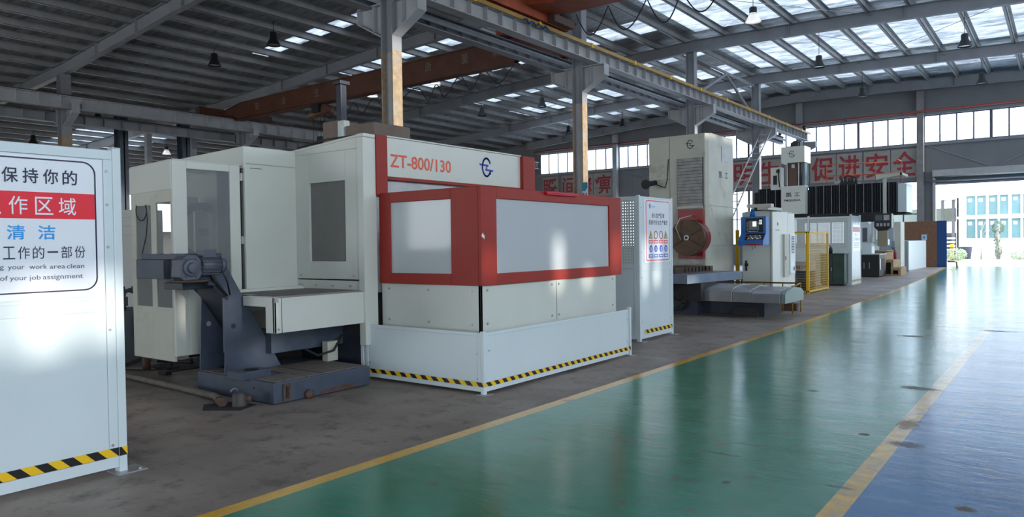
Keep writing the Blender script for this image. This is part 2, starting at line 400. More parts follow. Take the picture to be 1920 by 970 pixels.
_tc = {}
def glyphs(txt, bold=0.0):
    k = (txt, bold)
    if k in _tc: return _tc[k]
    c = bpy.data.curves.new('lettering_curve', 'FONT'); c.body = txt; c.size = 1.0; c.offset = bold; c.resolution_u = 3; c.extrude = 0
    o = bpy.data.objects.new('lettering_curve', c); COL.objects.link(o)
    bpy.context.view_layer.update(); dg = bpy.context.evaluated_depsgraph_get(); e = o.evaluated_get(dg); me = e.to_mesh()
    vs = [(v.co.x, v.co.y) for v in me.vertices]; fs = [tuple(p.vertices) for p in me.polygons]; e.to_mesh_clear()
    bpy.data.objects.remove(o); bpy.data.curves.remove(c)
    _tc[k] = (vs, fs); return _tc[k]
def text(mb, txt, ax, t, u0, u1, v0, v1, m, bold=0.0, keep=False):
    """lettering fitted to the rectangle u0..u1, v0..v1 on the plane ax=t (x: reads along +y, y: reads along +x)"""
    vs, fs = glyphs(txt, bold)
    if not vs: return mb
    a0 = min(v[0] for v in vs); a1 = max(v[0] for v in vs); b0 = min(v[1] for v in vs); b1 = max(v[1] for v in vs)
    su = (u1-u0)/max(a1-a0, 1e-6); sv = (v1-v0)/max(b1-b0, 1e-6)
    if keep: su = sv
    out = []
    for a, b in vs:
        u = u0+(a-a0)*su; v = v0+(b-b0)*sv
        out.append((t, u, v) if ax == 'x' else (u, t, v))
    return mb.add(out, fs, m)

def hazard(mb, ax, t, u0, u1, z0, z1, pitch=.11, slant=1.0, flip=False, th=.0015, out=1, base=None):
    base = u0 if base is None else base
    """diagonal black and yellow tape"""
    h = z1-z0; sg = -1 if flip else 1
    def rect(a, b, c, d, m):
        pts = [(max(u0, min(u1, p)), q) for p, q in ((a, z0), (b, z0), (c, z1), (d, z1))]
        if abs(pts[1][0]-pts[0][0]) + abs(pts[2][0]-pts[3][0]) < 1e-4: return
        mb.prism(pts, ax, t, t+th*out, m)
    n = int((u1-base)/pitch)+4
    for i in range(-2, n):
        a = base+i*pitch; s_ = -slant*h*sg
        rect(a, a+pitch/2, a+pitch/2+s_, a+s_, tape_y); rect(a+pitch/2, a+pitch, a+pitch+s_, a+pitch/2+s_, tape_k)

def logo(mb, ax, t, cu, cv, r, m, wd=None, out=1, flat=True):
    """the workshop's round emblem: an open ring with two stepped bars"""
    wd = wd or r*.16
    U, V = ((0, 1, 0), (0, 0, 1)) if ax == 'x' else ((1, 0, 0), (0, 0, 1))
    O = (t, cu, cv) if ax == 'x' else (cu, t, cv)
    arc = [(r*.72*math.cos(R(a)), r*math.sin(R(a))) for a in range(28, 331, 12)]
    mb.ribbon(arc, wd, O, U, V, .003, m)
    mb.ribbon([(-r*1.15, r*.25), (r*.25, r*.2)], wd, O, U, V, .003, m)
    mb.ribbon([(r*.06, r*.2), (r*.0, -r*.28)], wd*.8, O, U, V, .003, m)
    mb.ribbon([(-r*.15, -r*.28), (r*1.1, -r*.34)], wd, O, U, V, .003, m)
    mb.ribbon([(r*.66, -r*.34), (r*.66, -r*.72)], wd, O, U, V, .003, m)
    return mb

def copy_tree(o, parent=None):
    c = o.copy(); COL.objects.link(c)
    if parent: c.parent = parent
    for ch in list(o.children): copy_tree(ch, c)
    return c

def ibeam(mb, p, q, h, wd, tf, tw, m, z_is='bottom'):
    """I-section along p->q ; p,q at bottom centre"""
    p, q = Vector(p), Vector(q); up = Vector((0, 0, 1))
    mb.bar(p+up*tf/2, q+up*tf/2, wd, tf, m); mb.bar(p+up*(h-tf/2), q+up*(h-tf/2), wd, tf, m); mb.bar(p+up*h/2, q+up*h/2, tw, h-2*tf, m)
    return mb

# ================================================================== SETTING
def zb(x):                                   # underside of the rafters
    K = [(-60, 7.5), (-33.4, 8.85), (-24, 9.5), (-13.2, 9.98), (-8, 9.9), (0, 9.65), (12.5, 9.2)]
    for (a, za), (b, z2) in zip(K[:-1], K[1:]):
        if x <= b: return za+(z2-za)*(x-a)/(b-a)
    return K[-1][1]
YW = 47.5; FR = [12.95, 21.8, 31.3, 39.9]
m = MB(); m.box(-60, 13, -14.5, YW+.1, -.2, 0, floor_mat()); fl = struct('floor', m)
gm = mat('outdoor_concrete', (.62, .60, .57), .8, noise=.1, nscale=.5)
m = MB(); m.box(-60, 60, YW+.1, 140, -.25, -.04, gm); struct('trim_1', m)
# roof sheets with translucent strips; ceiling in two halves
SKYL_L = [(18.9, 19.7), (23.4, 24.6), (27.5, 29.3), (32.5, 34.6), (37.2, 39.4), (42.0, 44.2)]
SKYL_R = [(16.0, 21.2), (22.6, 30.7), (32.0, 39.3), (40.8, 44.4)]
def strips(xa, xb, sk, mt, slx0, slx1):
    m = MB(); k = MB(); cuts = [-14.5]+[c for s_ in sk for c in s_]+[YW+.1]
    xs = sorted({xa, xb, *[x for x in (-33.4, -24, -13.2, -8, 0, slx0, slx1) if xa < x < xb]})
    for x0, x1 in zip(xs[:-1], xs[1:]):
        for i, (a, b) in enumerate(zip(cuts[:-1], cuts[1:])):
            tgt = k if (i % 2 == 1 and x0 >= slx0 and x1 <= slx1) else m
            z0, z1 = zb(x0)+.7, zb(x1)+.7
            mm = skyl if tgt is k else mt
            if tgt is k: tgt.add([(x0, a, z0), (x1, a, z1), (x1, b, z1), (x0, b, z0)], [(0, 1, 2, 3)], mm)
            else: tgt.prism([(x0, z0), (x1, z1), (x1, z1+.05), (x0, z0+.05)], 'y', a, b, mm)
    return m, k
skyl = skylight_mat()
m, k = strips(-13.2, 13, SKYL_R, foil, -12.9, 10); c1 = struct('ceiling', m); spart('translucent_sheet', k, c1)
m, k = strips(-33.4, -13.2, SKYL_L, foil_d, -28, -13.8); c2 = struct('ceiling', m); spart('translucent_sheet', k, c2)
m, k = strips(-60, -33.4, [(20.0, 25.5)], foil_d, -57, -45); c3 = struct('ceiling', m); spart('translucent_sheet', k, c3)

# far gable wall
m = MB()
WX = [-32.9, -26.0, -19.7, -13.15, -6.57, 0.1, 6.7, 12.8]
up_h = [(a+.12, b-.12, 6.93, 8.5) for a, b in zip(WX[:-1], WX[1:])]
lo_h = [(a+.12, b-.12, 1.3, 4.83) for a, b in zip(WX[:4], WX[1:5])]
m.frame('y', YW, YW+.18, -60, 13, 0, 12, up_h+lo_h+[(-5.85, 5.2, 0, 4.62)], wall_g)
far = struct('wall_far', m)
m = MB()
for x in [v*1.1-60 for v in range(67)]: m.box(x, x+.03, YW-.012, YW, 4.9, 6.85, wall_g) if not (-5.9 < x < 5.2) else None
m.bar((-6.5, YW-.03, 6.9), (-3.4, YW-.03, 5.5), .05, .05, beam_g); m.bar((-2.8, YW-.03, 5.5), (0, YW-.03, 6.9), .05, .05, beam_g)
m.bar((-25.9, YW-.03, 6.85), (-20, YW-.03, 5.0), .05, .05, beam_g)
spart('wall_rib', m, far)
fm = mat('window_frame_grey', (.12, .12, .16), .5)
wi = 1
for holes, nm, trans in ((up_h, 'upper', []), (lo_h, 'lower', [2.94])):
    for (a, b, z0, z1) in holes:
        fmb = MB(); g = MB(); n = 8; st = (b-a)/n
        for i in range(n+1):
            x = a+i*st; wdt = .14 if i % 4 == 0 else .075
            fmb.box(max(a, x-wdt/2), min(b, x+wdt/2), YW+.03, YW+.09, z0, z1, fm)
        for z in [z0, z1-.06]+trans: fmb.box(a, b, YW+.02, YW+.1, z, z+.06, fm)
        g.box(a, b, YW+.055, YW+.06, z0, z1, glass)
        fo = struct('window_%d' % wi, fmb); spart('pane', g, fo); wi += 1
# sill, head rail and red sprinkler pipe along the far wall
m = MB(); m.box(-33, 13, YW-.12, YW, 6.80, 6.93, beam_g); struct('trim_2', m)
m = MB(); m.box(-33, 13, YW-.15, YW, 8.5, 8.62, beam_g); struct('trim_3', m)
m = MB(); m.tube([(-33, YW-.47, 8.66), (11.8, YW-.47, 8.70)], .05, mat('red_pipe', (.28, .05, .04), .5)); 
for x in range(-32, 11, 3): m.box(x+.5, x+.53, YW-.52, YW-.01, 8.64, 8.74, black)
solo('sprinkler_pipe', m, 'long thin red pipe running above the high windows of the far wall', 'pipe')
# roller shutter door
m = MB(); m.box(-5.95, 5.3, YW-.55, YW-.02, 5.0, 5.35, steel); m.cyl((-5.9, YW-.3, 5.12), (5.2, YW-.3, 5.12), .2, steel); d1 = struct('door_1', m)
m = MB()
for i in range(8): m.box(-5.85, 5.2, YW-.14, YW-.08, 4.55+i*.058, 4.60+i*.058, mat('shutter_slat_blue_grey', (.10, .14, .19), .45))
spart('shutter_curtain', m, d1)
m = MB(); m.box(-5.98, -5.84, YW-.2, YW-.02, 0, 5.0, steel); m.box(5.18, 5.32, YW-.2, YW-.02, 0, 5.0, steel); spart('guide_rail', m, d1)
m = MB(); m.tube([(-6.5, YW-.25, 4.75), (5, YW-.25, 4.75)], .05, steel); solo('conduit', m, 'grey conduit pipe fixed just above the roller door opening', 'pipe')

# right wall with high openings and added low sun gaps, rear wall with added daylight doorways, left wall
m = MB()
H = [(y, y+6.4, 0.4, 7.2) for y in (-14, -7.2)]+[(y, y+5.6, 5.8, 8.9) for y in range(0, 44, 6)]  # the tall side openings are unseen, added for ambient daylight
H += [(1.25, 1.66, 2.42, 2.86), (1.84, 2.14, 2.42, 2.86), (2.26, 2.50, 2.46, 2.86), (3.1, 3.75, 1.62, 1.86), (4.43, 4.52, 2.4, 2.75), (4.75, 5.0, 1.98, 2.12), (6.16, 6.26, 2.72, 2.95),
      (7.5, 7.68, 2.5, 3.1), (8.2, 8.36, 2.5, 2.7), (8.92, 9.06, 2.68, 3.15), (10.50, 10.62, 2.3, 3.1), (10.9, 11.06, 2.4, 2.7), (10.95, 11.08, 2.8, 3.1), (14.2, 14.7, 2.2, 2.4)]  # unseen low gaps, placed and shaped so the sun patches land
m.frame('x', 12.0, 12.2, -14.5, YW, 0, 10.2, H, wall_g); struct('wall_right', m)
m = MB(); m.frame('y', -14.5, -14.3, -60, 12.2, 0, 12, [(0, 6, 0, 4.0), (-31, -15, 0, 6.0)], wall_g); struct('wall_near', m)  # unseen doorways, added and sized for the daylight they admit
m = MB(); m.frame('x', -60.2, -60, -14.5, YW, 0, 9, [(y, y+5, 3, 6.4) for y in range(0, 42, 7)], wall_g); struct('wall_left', m)

# ------------------------------------------------------------------ steel columns with crane brackets
def column(name, x, y, label, painted, group, top=None, hw=.2, hd=.16, brackets=(1, 1), ztop=None):
    ztop = ztop or zb(x)+.02
    t = Thing(name, label, 'column', (x, y, 0), group)
    m = MB(); lo = rust_y if painted else beam_g
    zc = 6.35
    for (z0, z1, fmt, wmt) in ((0, zc, lo, beam_p if painted else beam_g), (zc, ztop, beam_g, beam_g)):
        m.box(x-hw, x-hw+.03, y-hd, y+hd, z0, z1, fmt); m.box(x+hw-.03, x+hw, y-hd, y+hd, z0, z1, fmt); m.box(x-hw+.03, x+hw-.03, y-.012, y+.012, z0, z1, wmt)
    t.part('shaft', m)
    m = MB(); m.box(x-.35, x+.35, y-.3, y+.3, 0, .03, beam_g); t.part('base_plate', m)
    for sg, on_ in zip((-1, 1), brackets):
        if not on_: continue
        xa = x+sg*hw; xo = x+sg*1.05; zt = 7.53
        m = MB()
        m.prism([(xa, 6.75), (xo, 7.2), (xo, zt), (xa, zt)], 'y', y-.012, y+.012, beam_p)
        m.box(min(xa, xo), max(xa, xo), y-.15, y+.15, zt, zt+.03, beam_p)
        m.bar((xa, y, 6.72), (xo, y, 7.18), .3, .03, beam_p, up=(0, 0, 1))
        m.box(xo-.015, xo+.015, y-.15, y+.15, 7.18, zt, beam_p)
        m.box(xa+sg*.3-.01, xa+sg*.3+.01, y-.13, y+.13, 6.9, zt, beam_p)
        t.part('bracket', m)
    return t
XC = -13.35
column('steel_column', XC, FR[0], 'nearest tall steel column, yellowed paint, rising right behind the white and red machine', True, None)
c2_ = column('steel_column', XC, FR[1], 'second steel column of the middle row, with a small turquoise notice fixed to it', True, None)
column('steel_column', XC, FR[2], 'third steel column of the middle row, its foot hidden behind the tall cream boring machine', True, None)
column('steel_column', XC, FR[3], 'fourth steel column of the middle row, grey, with the access ladder leaning on it', False, None)
column('steel_column', -33.4, 13.6, 'steel column with brackets rising above the near sign panel at far left', True, None, hd=.2)
column('steel_column', -33.4, 22.0, 'steel column whose bracket shows just above the cream machine roof at left', False, None, brackets=(1, 1))
for x, nm in ((-26.0, 'slim grey wall column right of the last left slogan character'), (-19.7, 'slim grey wall column behind the tall boring machine'), (-13.15, 'grey wall column at the end of the crane runway'), (-6.57, 'grey wall column left of the roller door')):
    t = Thing('wall_column', nm, 'column', (x, YW-.2, 0)); m = MB(); mm = beam_g if x < -7 else mat('wall_column_paint', (.26, .24, .24), .5, noise=.2, nscale=3)
    if x < -20: mm = beam_p
    m.box(x-.17, x-.15, YW-.4, YW-.09, 0, zb(x), mm); m.box(x+.15, x+.17, YW-.4, YW-.09, 0, zb(x), mm); m.box(x-.15, x+.15, YW-.4, YW-.37, 0, zb(x), mm); t.part('shaft', m)
    m = MB(); m.box(x-.25, x+.25, YW-.5, YW-.03, 0, .03, mm); t.part('base_plate', m)
t = Thing('wall_bracket', 'short steel bracket carrying the far end of the right crane beam', 'bracket', (-12.6, YW-.6, 7.2)); m = MB()
m.prism([(-13.0, 6.75), (-12.1, 7.2), (-12.1, 7.53), (-13.0, 7.53)], 'y', YW-.7, YW-.42, beam_g); t.part('plate', m)
# notice on the second column
t = Thing('column_notice', 'small white notice with turquoise top hung on the second steel column', 'sign', (XC+.2, FR[1]-.16, 3.1))
m = MB(); m.box(-13.17, -12.95, FR[1]-.2, FR[1]-.18, 2.2, 3.62, white_s); t.part('board', m)
m = MB(); m.prism([(-13.17, 3.62), (-12.95, 3.62), (-12.95, 3.45), (-13.06, 3.32), (-13.17, 3.34)], 'y', FR[1]-.21, FR[1]-.2, mat('turquoise', (.0, .28, .38), .4))
t.part('header', m)
m = MB()
for i, z in enumerate((3.2, 3.08, 2.96, 2.84)): m.box(-13.14, -13.09, FR[1]-.205, FR[1]-.2, z, z+.06, sign_red if i % 2 else logo_blue); m.box(-13.04, -12.98, FR[1]-.205, FR[1]-.2, z, z+.06, sign_blue if i % 2 else orange_t)
t.part('print', m)

# ------------------------------------------------------------------ rafters
def rafter(p, q, label, h=.5):
    t = Thing('roof_rafter', label, 'beam', ((p[0]+q[0])/2, (p[1]+q[1])/2, zb((p[0]+q[0])/2)), 'roof rafters')
    xs = sorted({p[0], q[0], *[x for x in (-33.4, -24, -13.2, -8, 0) if p[0] < x < q[0]]}); m = MB()
    f = lambda x: (x, p[1]+(q[1]-p[1])*(x-p[0])/(q[0]-p[0]), zb(x))
    for a, b in zip(xs[:-1], xs[1:]): ibeam(m, f(a), f(b), h, .24, .02, .012, beam_g)
    t.part('i_section', m)
    m = MB()
    for i in range(1, 6):
        x = p[0]+(q[0]-p[0])*i/6; a = f(x); m.box(x-.01, x+.01, a[1]-.11, a[1]+.11, a[2]+.02, a[2]+h-.02, beam_g)
    t.part('stiffener', m)
    return t
ordn = ['nearest', 'second', 'third', 'fourth']
ly = [13.6, 22.0, 31.4, 40.0]
for i in range(4):
    rafter((-33.4, ly[i]), (XC, FR[i]), '%s grey rafter from the camera across the left bay roof' % ordn[i])
    rafter((XC, FR[i]), (12.2, FR[i]), '%s grey rafter from the camera across the aisle bay roof' % ordn[i])
    rafter((-59.5, ly[i]), (-33.4, ly[i]), '%s grey rafter across the outer bay beyond the left columns' % ordn[i])
for a, b, l in ((-33.4, XC, 'pale rafter lying against the far wall over the left bay'), (XC, 12.2, 'pale rafter lying against the far wall over the aisle bay')):
    t = rafter((a, 46.7), (b, 46.7), l, .55)
t = Thing('outer_column', 'distant grey column beyond the left bay, seen over the sign panel', 'column', (-43, 22, 0)); m = MB(); m.box(-43.15, -42.85, 21.85, 22.15, 0, zb(-43), beam_p); t.part('shaft', m)
t = Thing('outer_column', 'distant pale column seen between the two dark blue posts', 'column', (-38.2, 22, 0)); m = MB(); m.box(-38.35, -38.05, 21.85, 22.15, 0, zb(-38.2), beam_p); t.part('shaft', m)

# purlins: each one a Z section along the shed
def purlin(x, label, grp, y0=6, y1=YW-.1):
    m = MB(); z = zb(x)+.5
    z -= .04; m.box(x-.01, x+.01, y0, y1, z, z+.24, purlin_m); m.box(x-.11, x+.01, y0, y1, z, z+.012, purlin_m); m.box(x-.01, x+.11, y0, y1, z+.226, z+.238, purlin_m)
    solo('roof_purlin', m, label, 'purlin', grp)
x = -11.75
while x < 11.5: purlin(x, 'thin grey purlin under the foil roof of the aisle bay', 'purlins of the aisle bay'); x += 1.42
x = -32.6
while x < -13.4: purlin(x, 'thin grey purlin under the dull roof of the left bay', 'purlins of the left bay'); x += 1.36
x = -58.0
while x < -34: purlin(x, 'thin grey purlin of the low outer bay beyond the left columns', 'purlins of the outer bay'); x += 1.7
# slender brace tubes between column heads
t = Thing('roof_brace', 'tube brace with a V of struts between third and fourth column heads', 'brace', (XC, 35.5, 8.5))
for nm, p, q in (('chord', (XC, FR[2]+.2, 9.8), (XC, FR[3]-.2, 9.85)), ('strut', (XC, 35.5, 9.75), (XC, 39.6, 8.1)), ('strut', (XC, 35.5, 9.75), (XC, 31.6, 8.1))):
    m = MB(); m.tube([p, q], .07, beam_g); t.part(nm, m)
for (p, q, l) in (((-9.5, 31.3, 10.3), (-4.5, 39.9, 10.1), 'thin cross-brace rod right of the fourth column, between the second and third aisle lamps'), ((-1.0, 31.3, 10.0), (-8.3, 39.9, 10.3), 'thin cross-brace rod over the right end of the aisle bay'), ((-13, 21.8, 10.3), (-6, 31.3, 10.2), 'thin cross-brace rod behind the lit aisle lamp')):
    m = MB(); m.tube([p, q], .012, steel); solo('brace_rod', m, l, 'brace')

# ------------------------------------------------------------------ crane runway beams
def runway(x, y0, y1, label, zbot, h, pitch, out, rail, mt=beam_p, wd=.34, pipe=None):
    t = Thing('crane_runway_beam', label, 'beam', (x, (y0+y1)/2, zbot))
    m = MB(); ibeam(m, (x, y0, zbot), (x, y1, zbot), h, wd, .025, .014, mt); t.part('i_section', m)
    m = MB(); y = y0+.3; k = 0
    while y < y1: m.box(x-wd/2+.02, x+wd/2-.02, y-.007, y+.007, zbot+.025, zbot+h-.025, mt); y += pitch; k += 1
    t.part('web_stiffener', m)
    m = MB(); m.box(x-.035, x+.035, y0, y1, zbot+h, zbot+h+.07, rust); t.part('crane_rail', m)
    if rail:
        m = MB(); m.box(x+wd/2+.01, x+wd/2+.07, y0, y1, zbot+h-.06, zbot+h+.05, rail_y); t.part('conductor_rail', m)
        m = MB()
        for yy in range(int(y0)+2, int(y1), 3): m.box(x+wd/2-.01, x+wd/2+.09, yy, yy+.12, zbot+h-.08, zbot+h+.07, yellow)
        t.part('rail_clip', m)
    return t
runway(XC+.72, 4, 46.9, 'long crane runway beam with ochre conductor rail along the aisle side of the middle columns', 7.56, .46, .67, 1, True)
t = runway(XC-.72, 4, 46.9, 'crane runway beam on the left-bay side of the middle columns', 7.52, .42, .67, -1, False, beam_g)
runway(-32.6, 4, 46.9, 'pale crane runway beam with square web panels at far left', 7.32, .52, .8, 1, False)
runway(-34.2, 4, 46.9, 'darker crane runway beam on the outer side of the left columns', 6.98, .4, .8, 1, False, beam_g)
m = MB(); m.tube([(XC-.31, 4, 7.645), (XC-.31, 46, 7.645)], .075, beam_p, n=12); solo('runway_pipe', m, 'round pipe slung under the beams beside the middle columns', 'pipe')
for (p, q, l) in (((XC+.72, 46.3), .12, 'small black buffer stop at the end of the right runway beam'), ((XC-.72, 46.3), .12, 'small black buffer stop at the end of the left runway beam')):
    m = MB(); m.box(p[0]-.08, p[0]+.08, p[1], p[1]+.15, 8.1 if p[0] > XC else 8.02, 8.45, black); m.cyl((p[0], p[1], 8.33), (p[0], p[1]-.15, 8.33), .07, black); solo('buffer_stop', m, l, 'stop')

# ------------------------------------------------------------------ left bay overhead crane
cy = 20.6
t = Thing('overhead_crane', 'long brown overhead crane girder spanning the left bay with painted characters', 'crane', (-23.3, cy, 7.7))
m = MB(); m.prism([(-33.0, 8.02), (-32.3, 8.0), (-31.7, 7.65), (-15.1, 7.78), (-14.5, 8.08), (-13.6, 8.1), (-13.6, 8.5), (-14.8, 8.62), (-31.2, 8.42), (-33.0, 8.1)], 'y', cy-.02, cy+.02, crane_b)
m.prism([(-33.0, 8.5-.42), (-31.2, 8.40), (-14.8, 8.62), (-13.6, 8.5), (-13.6, 8.54), (-14.8, 8.66), (-31.2, 8.44), (-33.0, 8.12)], 'y', cy-.22, cy+.22, crane_b)
m.prism([(-31.6, 7.63), (-15.1, 7.76), (-15.1, 7.80), (-31.6, 7.67)], 'y', cy-.2, cy+.2, crane_b)
m.prism([(-33.0, 8.0), (-32.3, 7.98), (-31.7, 7.63), (-31.6, 7.67), (-32.3, 8.03), (-33.0, 8.03)], 'y', cy-.2, cy+.2, crane_b)
m.prism([(-32.9, 8.04), (-32.3, 8.02), (-31.5, 7.70), (-31.2, 8.42), (-32.9, 8.12)], 'y', cy-.19, cy-.17, crane_b)
m.prism([(-31.5, 7.70), (-15.1, 7.80), (-14.6, 8.1), (-14.6, 8.62), (-31.2, 8.42)], 'y', cy-.19, cy-.17, crane_b); t.part('girder', m)
for x, yy in ((-33.0, 21.3), (XC-.72, 20.3)):
    m = MB(); m.box(x-.16, x+.16, yy-2.0, yy+2.0, 8.06 if x > -20 else 7.93, 8.36 if x > -20 else 8.3, crane_r if x > -20 else crane_b); ec = t.part('end_carriage', m)
    m = MB()
    for dy in (-1.6, 1.6): m.cyl((x-.1, yy+dy, 8.15 if x > -20 else 8.05), (x+.1, yy+dy, 8.15 if x > -20 else 8.05), .13, rust)
    t.part('wheel', m, ec)
m = MB()
for ch, x in zip('安全生产质量第一', (-29.9, -27.9, -25.6, -23.6, -19.1, -17.3, -15.9, -15.0)):
    z = 7.78+(x+31)*.012+.12; text(m, ch, 'y', cy-.195, x-.16, x+.16, z+.02, z+.36, mat('faded_crane_paint', (.22, .17, .14), .6))
t.part('lettering', m)
t = Thing('electric_hoist', 'small orange and black electric hoist hanging under the brown crane girder', 'hoist', (-25.7, cy, 7.2))
m = MB(); m.cyl((-26.35, cy, 7.25), (-25.2, cy, 7.4), .17, mat('hoist_orange', (.16, .07, .03), .5)); t.part('drum', m)
m = MB(); m.box(-25.85, -25.4, cy-.3, cy+.3, 7.3, 7.665, black); m.cyl((-25.1, cy-.25, 7.4), (-25.1, cy+.2, 7.4), .2, crane_b); t.part('trolley', m)
m = MB()
for x in (-26.1, -25.6, -25.35): m.tube([(x, cy, 7.3), (x, cy, 4.6)], .012, black)
t.part('wire_rope', m)
m = MB(); m.tube([(-25.6+.12*math.cos(a), cy, 5.9+.15*math.sin(a)) for a in [R(k) for k in range(-200, 90, 20)]], .03, black); m.box(-25.75, -25.45, cy-.1, cy+.1, 6.0, 6.3, black); t.part('hook_block', m)
m = MB(); pts = []
P_ = [(-26.2, 7.58), (-25.4, 7.1), (-24.9, 7.62), (-24.3, 7.15), (-23.9, 7.6), (-23.4, 7.05), (-22.7, 7.6), (-21.85, 7.05), (-20.2, 7.7), (-19.6, 7.15), (-19.2, 7.68), (-18.8, 7.18), (-18.0, 7.82), (-17.5, 7.25), (-16.9, 7.85), (-16.2, 7.3), (-15.4, 7.85)]
for (a, za), (b, z2) in zip(P_[:-1], P_[1:]):
    for i in range(8):
        s_ = i/8; e = (1-math.cos(s_*math.pi))/2; pts.append((a+(b-a)*s_, cy+.35, za+(z2-za)*e))
m.tube(pts, .018, black, n=6); solo('festoon_cable', m, 'wavy black festoon cable hanging along the brown left-bay crane', 'cable')
# aisle bay crane
t = Thing('overhead_crane', 'rusty red overhead crane at the top of the picture over the aisle', 'crane', (-1, 18.2, 8.2))
m = MB(); m.box(-12.9, -12.36, 15.1, 19.6, 8.14, 8.62, crane_r); ec = t.part('end_carriage', m)
m = MB(); 
for y in (15.6, 19.1): m.cyl((-12.75, y, 8.24), (-12.5, y, 8.24), .14, rust)
t.part('wheel', m, ec)
m = MB(); m.prism([(-12.6, 8.42), (-11.6, 8.3), (11, 8.3), (11, 9.3), (-11.2, 9.3), (-12.6, 8.7)], 'y', 17.3, 18.5, crane_r)
m.prism([(-12.6, 8.42), (-11.6, 8.3), (11, 8.3), (11, 9.3), (-11.2, 9.3), (-12.6, 8.7)], 'y', 15.6, 16.3, crane_r); t.part('girder', m)
m = MB(); m.cyl((-12.25, 18.7, 8.5), (-12.25, 19.7, 8.5), .2, black); m.box(-12.6, -12.1, 18.4, 19.5, 8.15, 8.4, rust); t.part('travel_motor', m)
m = MB(); pts = []
P_ = [(-11.9, 8.5), (-11.4, 7.8), (-10.8, 8.55), (-10.25, 7.75), (-9.55, 8.5), (-9.0, 7.72), (-8.5, 8.5), (-7.9, 7.8), (-7.3, 8.5), (-6.6, 7.9), (-5.8, 8.5), (-5, 7.9), (-4, 8.5)]
for (a, za), (b, z2) in zip(P_[:-1], P_[1:]):
    for i in range(8):
        s_ = i/8; e = (1-math.cos(s_*math.pi))/2 if 1 else s_; pts.append((a+(b-a)*s_, 19.3, za+(z2-za)*math.sin(s_*math.pi/2) if z2 < za else za+(z2-za)*(1-math.cos(s_*math.pi/2))))
m.tube(pts, .02, black, n=6); solo('festoon_cable', m, 'looped black festoon cable hanging behind the red aisle crane', 'cable')
m = MB(); pts = [(-12.35, 17.2+i*.12, 7.95+.07*math.sin(i*2.2)) for i in range(12)]; m.tube(pts, .025, deep_b, n=6); solo('collector_cable', m, 'small blue cable bundle at the conductor rail under the red crane', 'cable')

# ------------------------------------------------------------------ high-bay lamps
def lamp(x, y, z, label, lit, s=1.0, rodtop=None):
    t = Thing('high_bay_lamp', label, 'lamp', (x, y, z), 'high bay lamps')
    zt = rodtop or zb(x)+.694
    m = MB(); m.tube([(x, y, z+.3), (x, y, zt)], .012, black, n=6); t.part('rod', m)
    m = MB(); m.lathe([(0, .36), (.1, .36), (.13, .33), (.13, .12), (.16, .08)], (x, y, z), black); t.part('housing', m)
    m = MB(); sm = lampglass if lit else black
    m.lathe([(.13, .14), (.17, .05), (.25, -.12), (.27, -.15), (.25, -.15), (.16, .03), (0, .05)], (x, y, z), mat('lit_glass_shade', (.75, .76, .78), .25, .3, emit=(1, .98, .95, .35)) if lit else black); sh = t.part('shade', m)
    m = MB(); m.lathe([(0, -.10), (.23, -.11)], (x, y, z), alu if not lit else lampglass); t.part('lens', m, sh)
K = 1.06
LM = [(-28.4, 17.4, 'unlit black lamp hanging left in the left bay roof, nearer the sign panel', 0), (-24.2, 17.3, 'unlit black lamp hanging in the left bay, first left of the yellowed column', 0),
      (-40.5, 18.1, 'distant black lamp above the left runway beam', 0), (-49.0, 18.2, 'tiny black lamp over the near sign panel at far left', 0),
      (-48.4, 26.0, 'small lit lamp seen between the two dark blue posts', 1), (-28.2, 26.0, 'lit glass lamp under the brown crane, left of the yellowed column', 1),
      (-23.9, 26.0, 'lit glass lamp just right of the yellowed column', 1), (-27.4, 33.8, 'unlit lamp left of the pair between the first two middle columns', 0),
      (-23.2, 33.9, 'unlit lamp, nearest left of the second middle column', 0), (-26.8, 42.3, 'small far unlit lamp just left of the second middle column', 0),
      (-22.6, 42.1, 'small far unlit lamp right of the second middle column', 0), (-8.75, 25.9, 'large lit lamp at the top of the aisle bay', 1),
      (-8.6, 33.9, 'unlit black lamp above the tall boring machine, right of the fourth column', 0), (-3.2, 34.2, 'large unlit lamp at upper right of the aisle bay', 0),
      (-8.45, 41.7, 'small far unlit lamp above the slogan wall in the aisle bay', 0), (-3.25, 42.2, 'far unlit lamp near the far wall at right', 0)]
for x, y, l, lit in LM:
    # height on the sight line fixed by the roof
    zz = {(-28.4): 9.42, (-24.2): 9.52}.get(x, None)
    if zz is None: zz = 1.55+(9.0-1.55)*{-40.5: 1.055, -49.0: 1.0, -48.4: 1.0, -28.2: 1.055, -23.9: 1.06, -27.4: 1.048, -23.2: 1.052, -26.8: 1.03, -22.6: 1.025, -8.75: 1.062, -8.6: 1.042, -3.2: 1.047, -8.45: 1.023, -3.25: 1.03}[x]
    if x < -40: zz = min(zz, zb(x)+.1)
    lamp(x, y, zz-.1, l, lit)

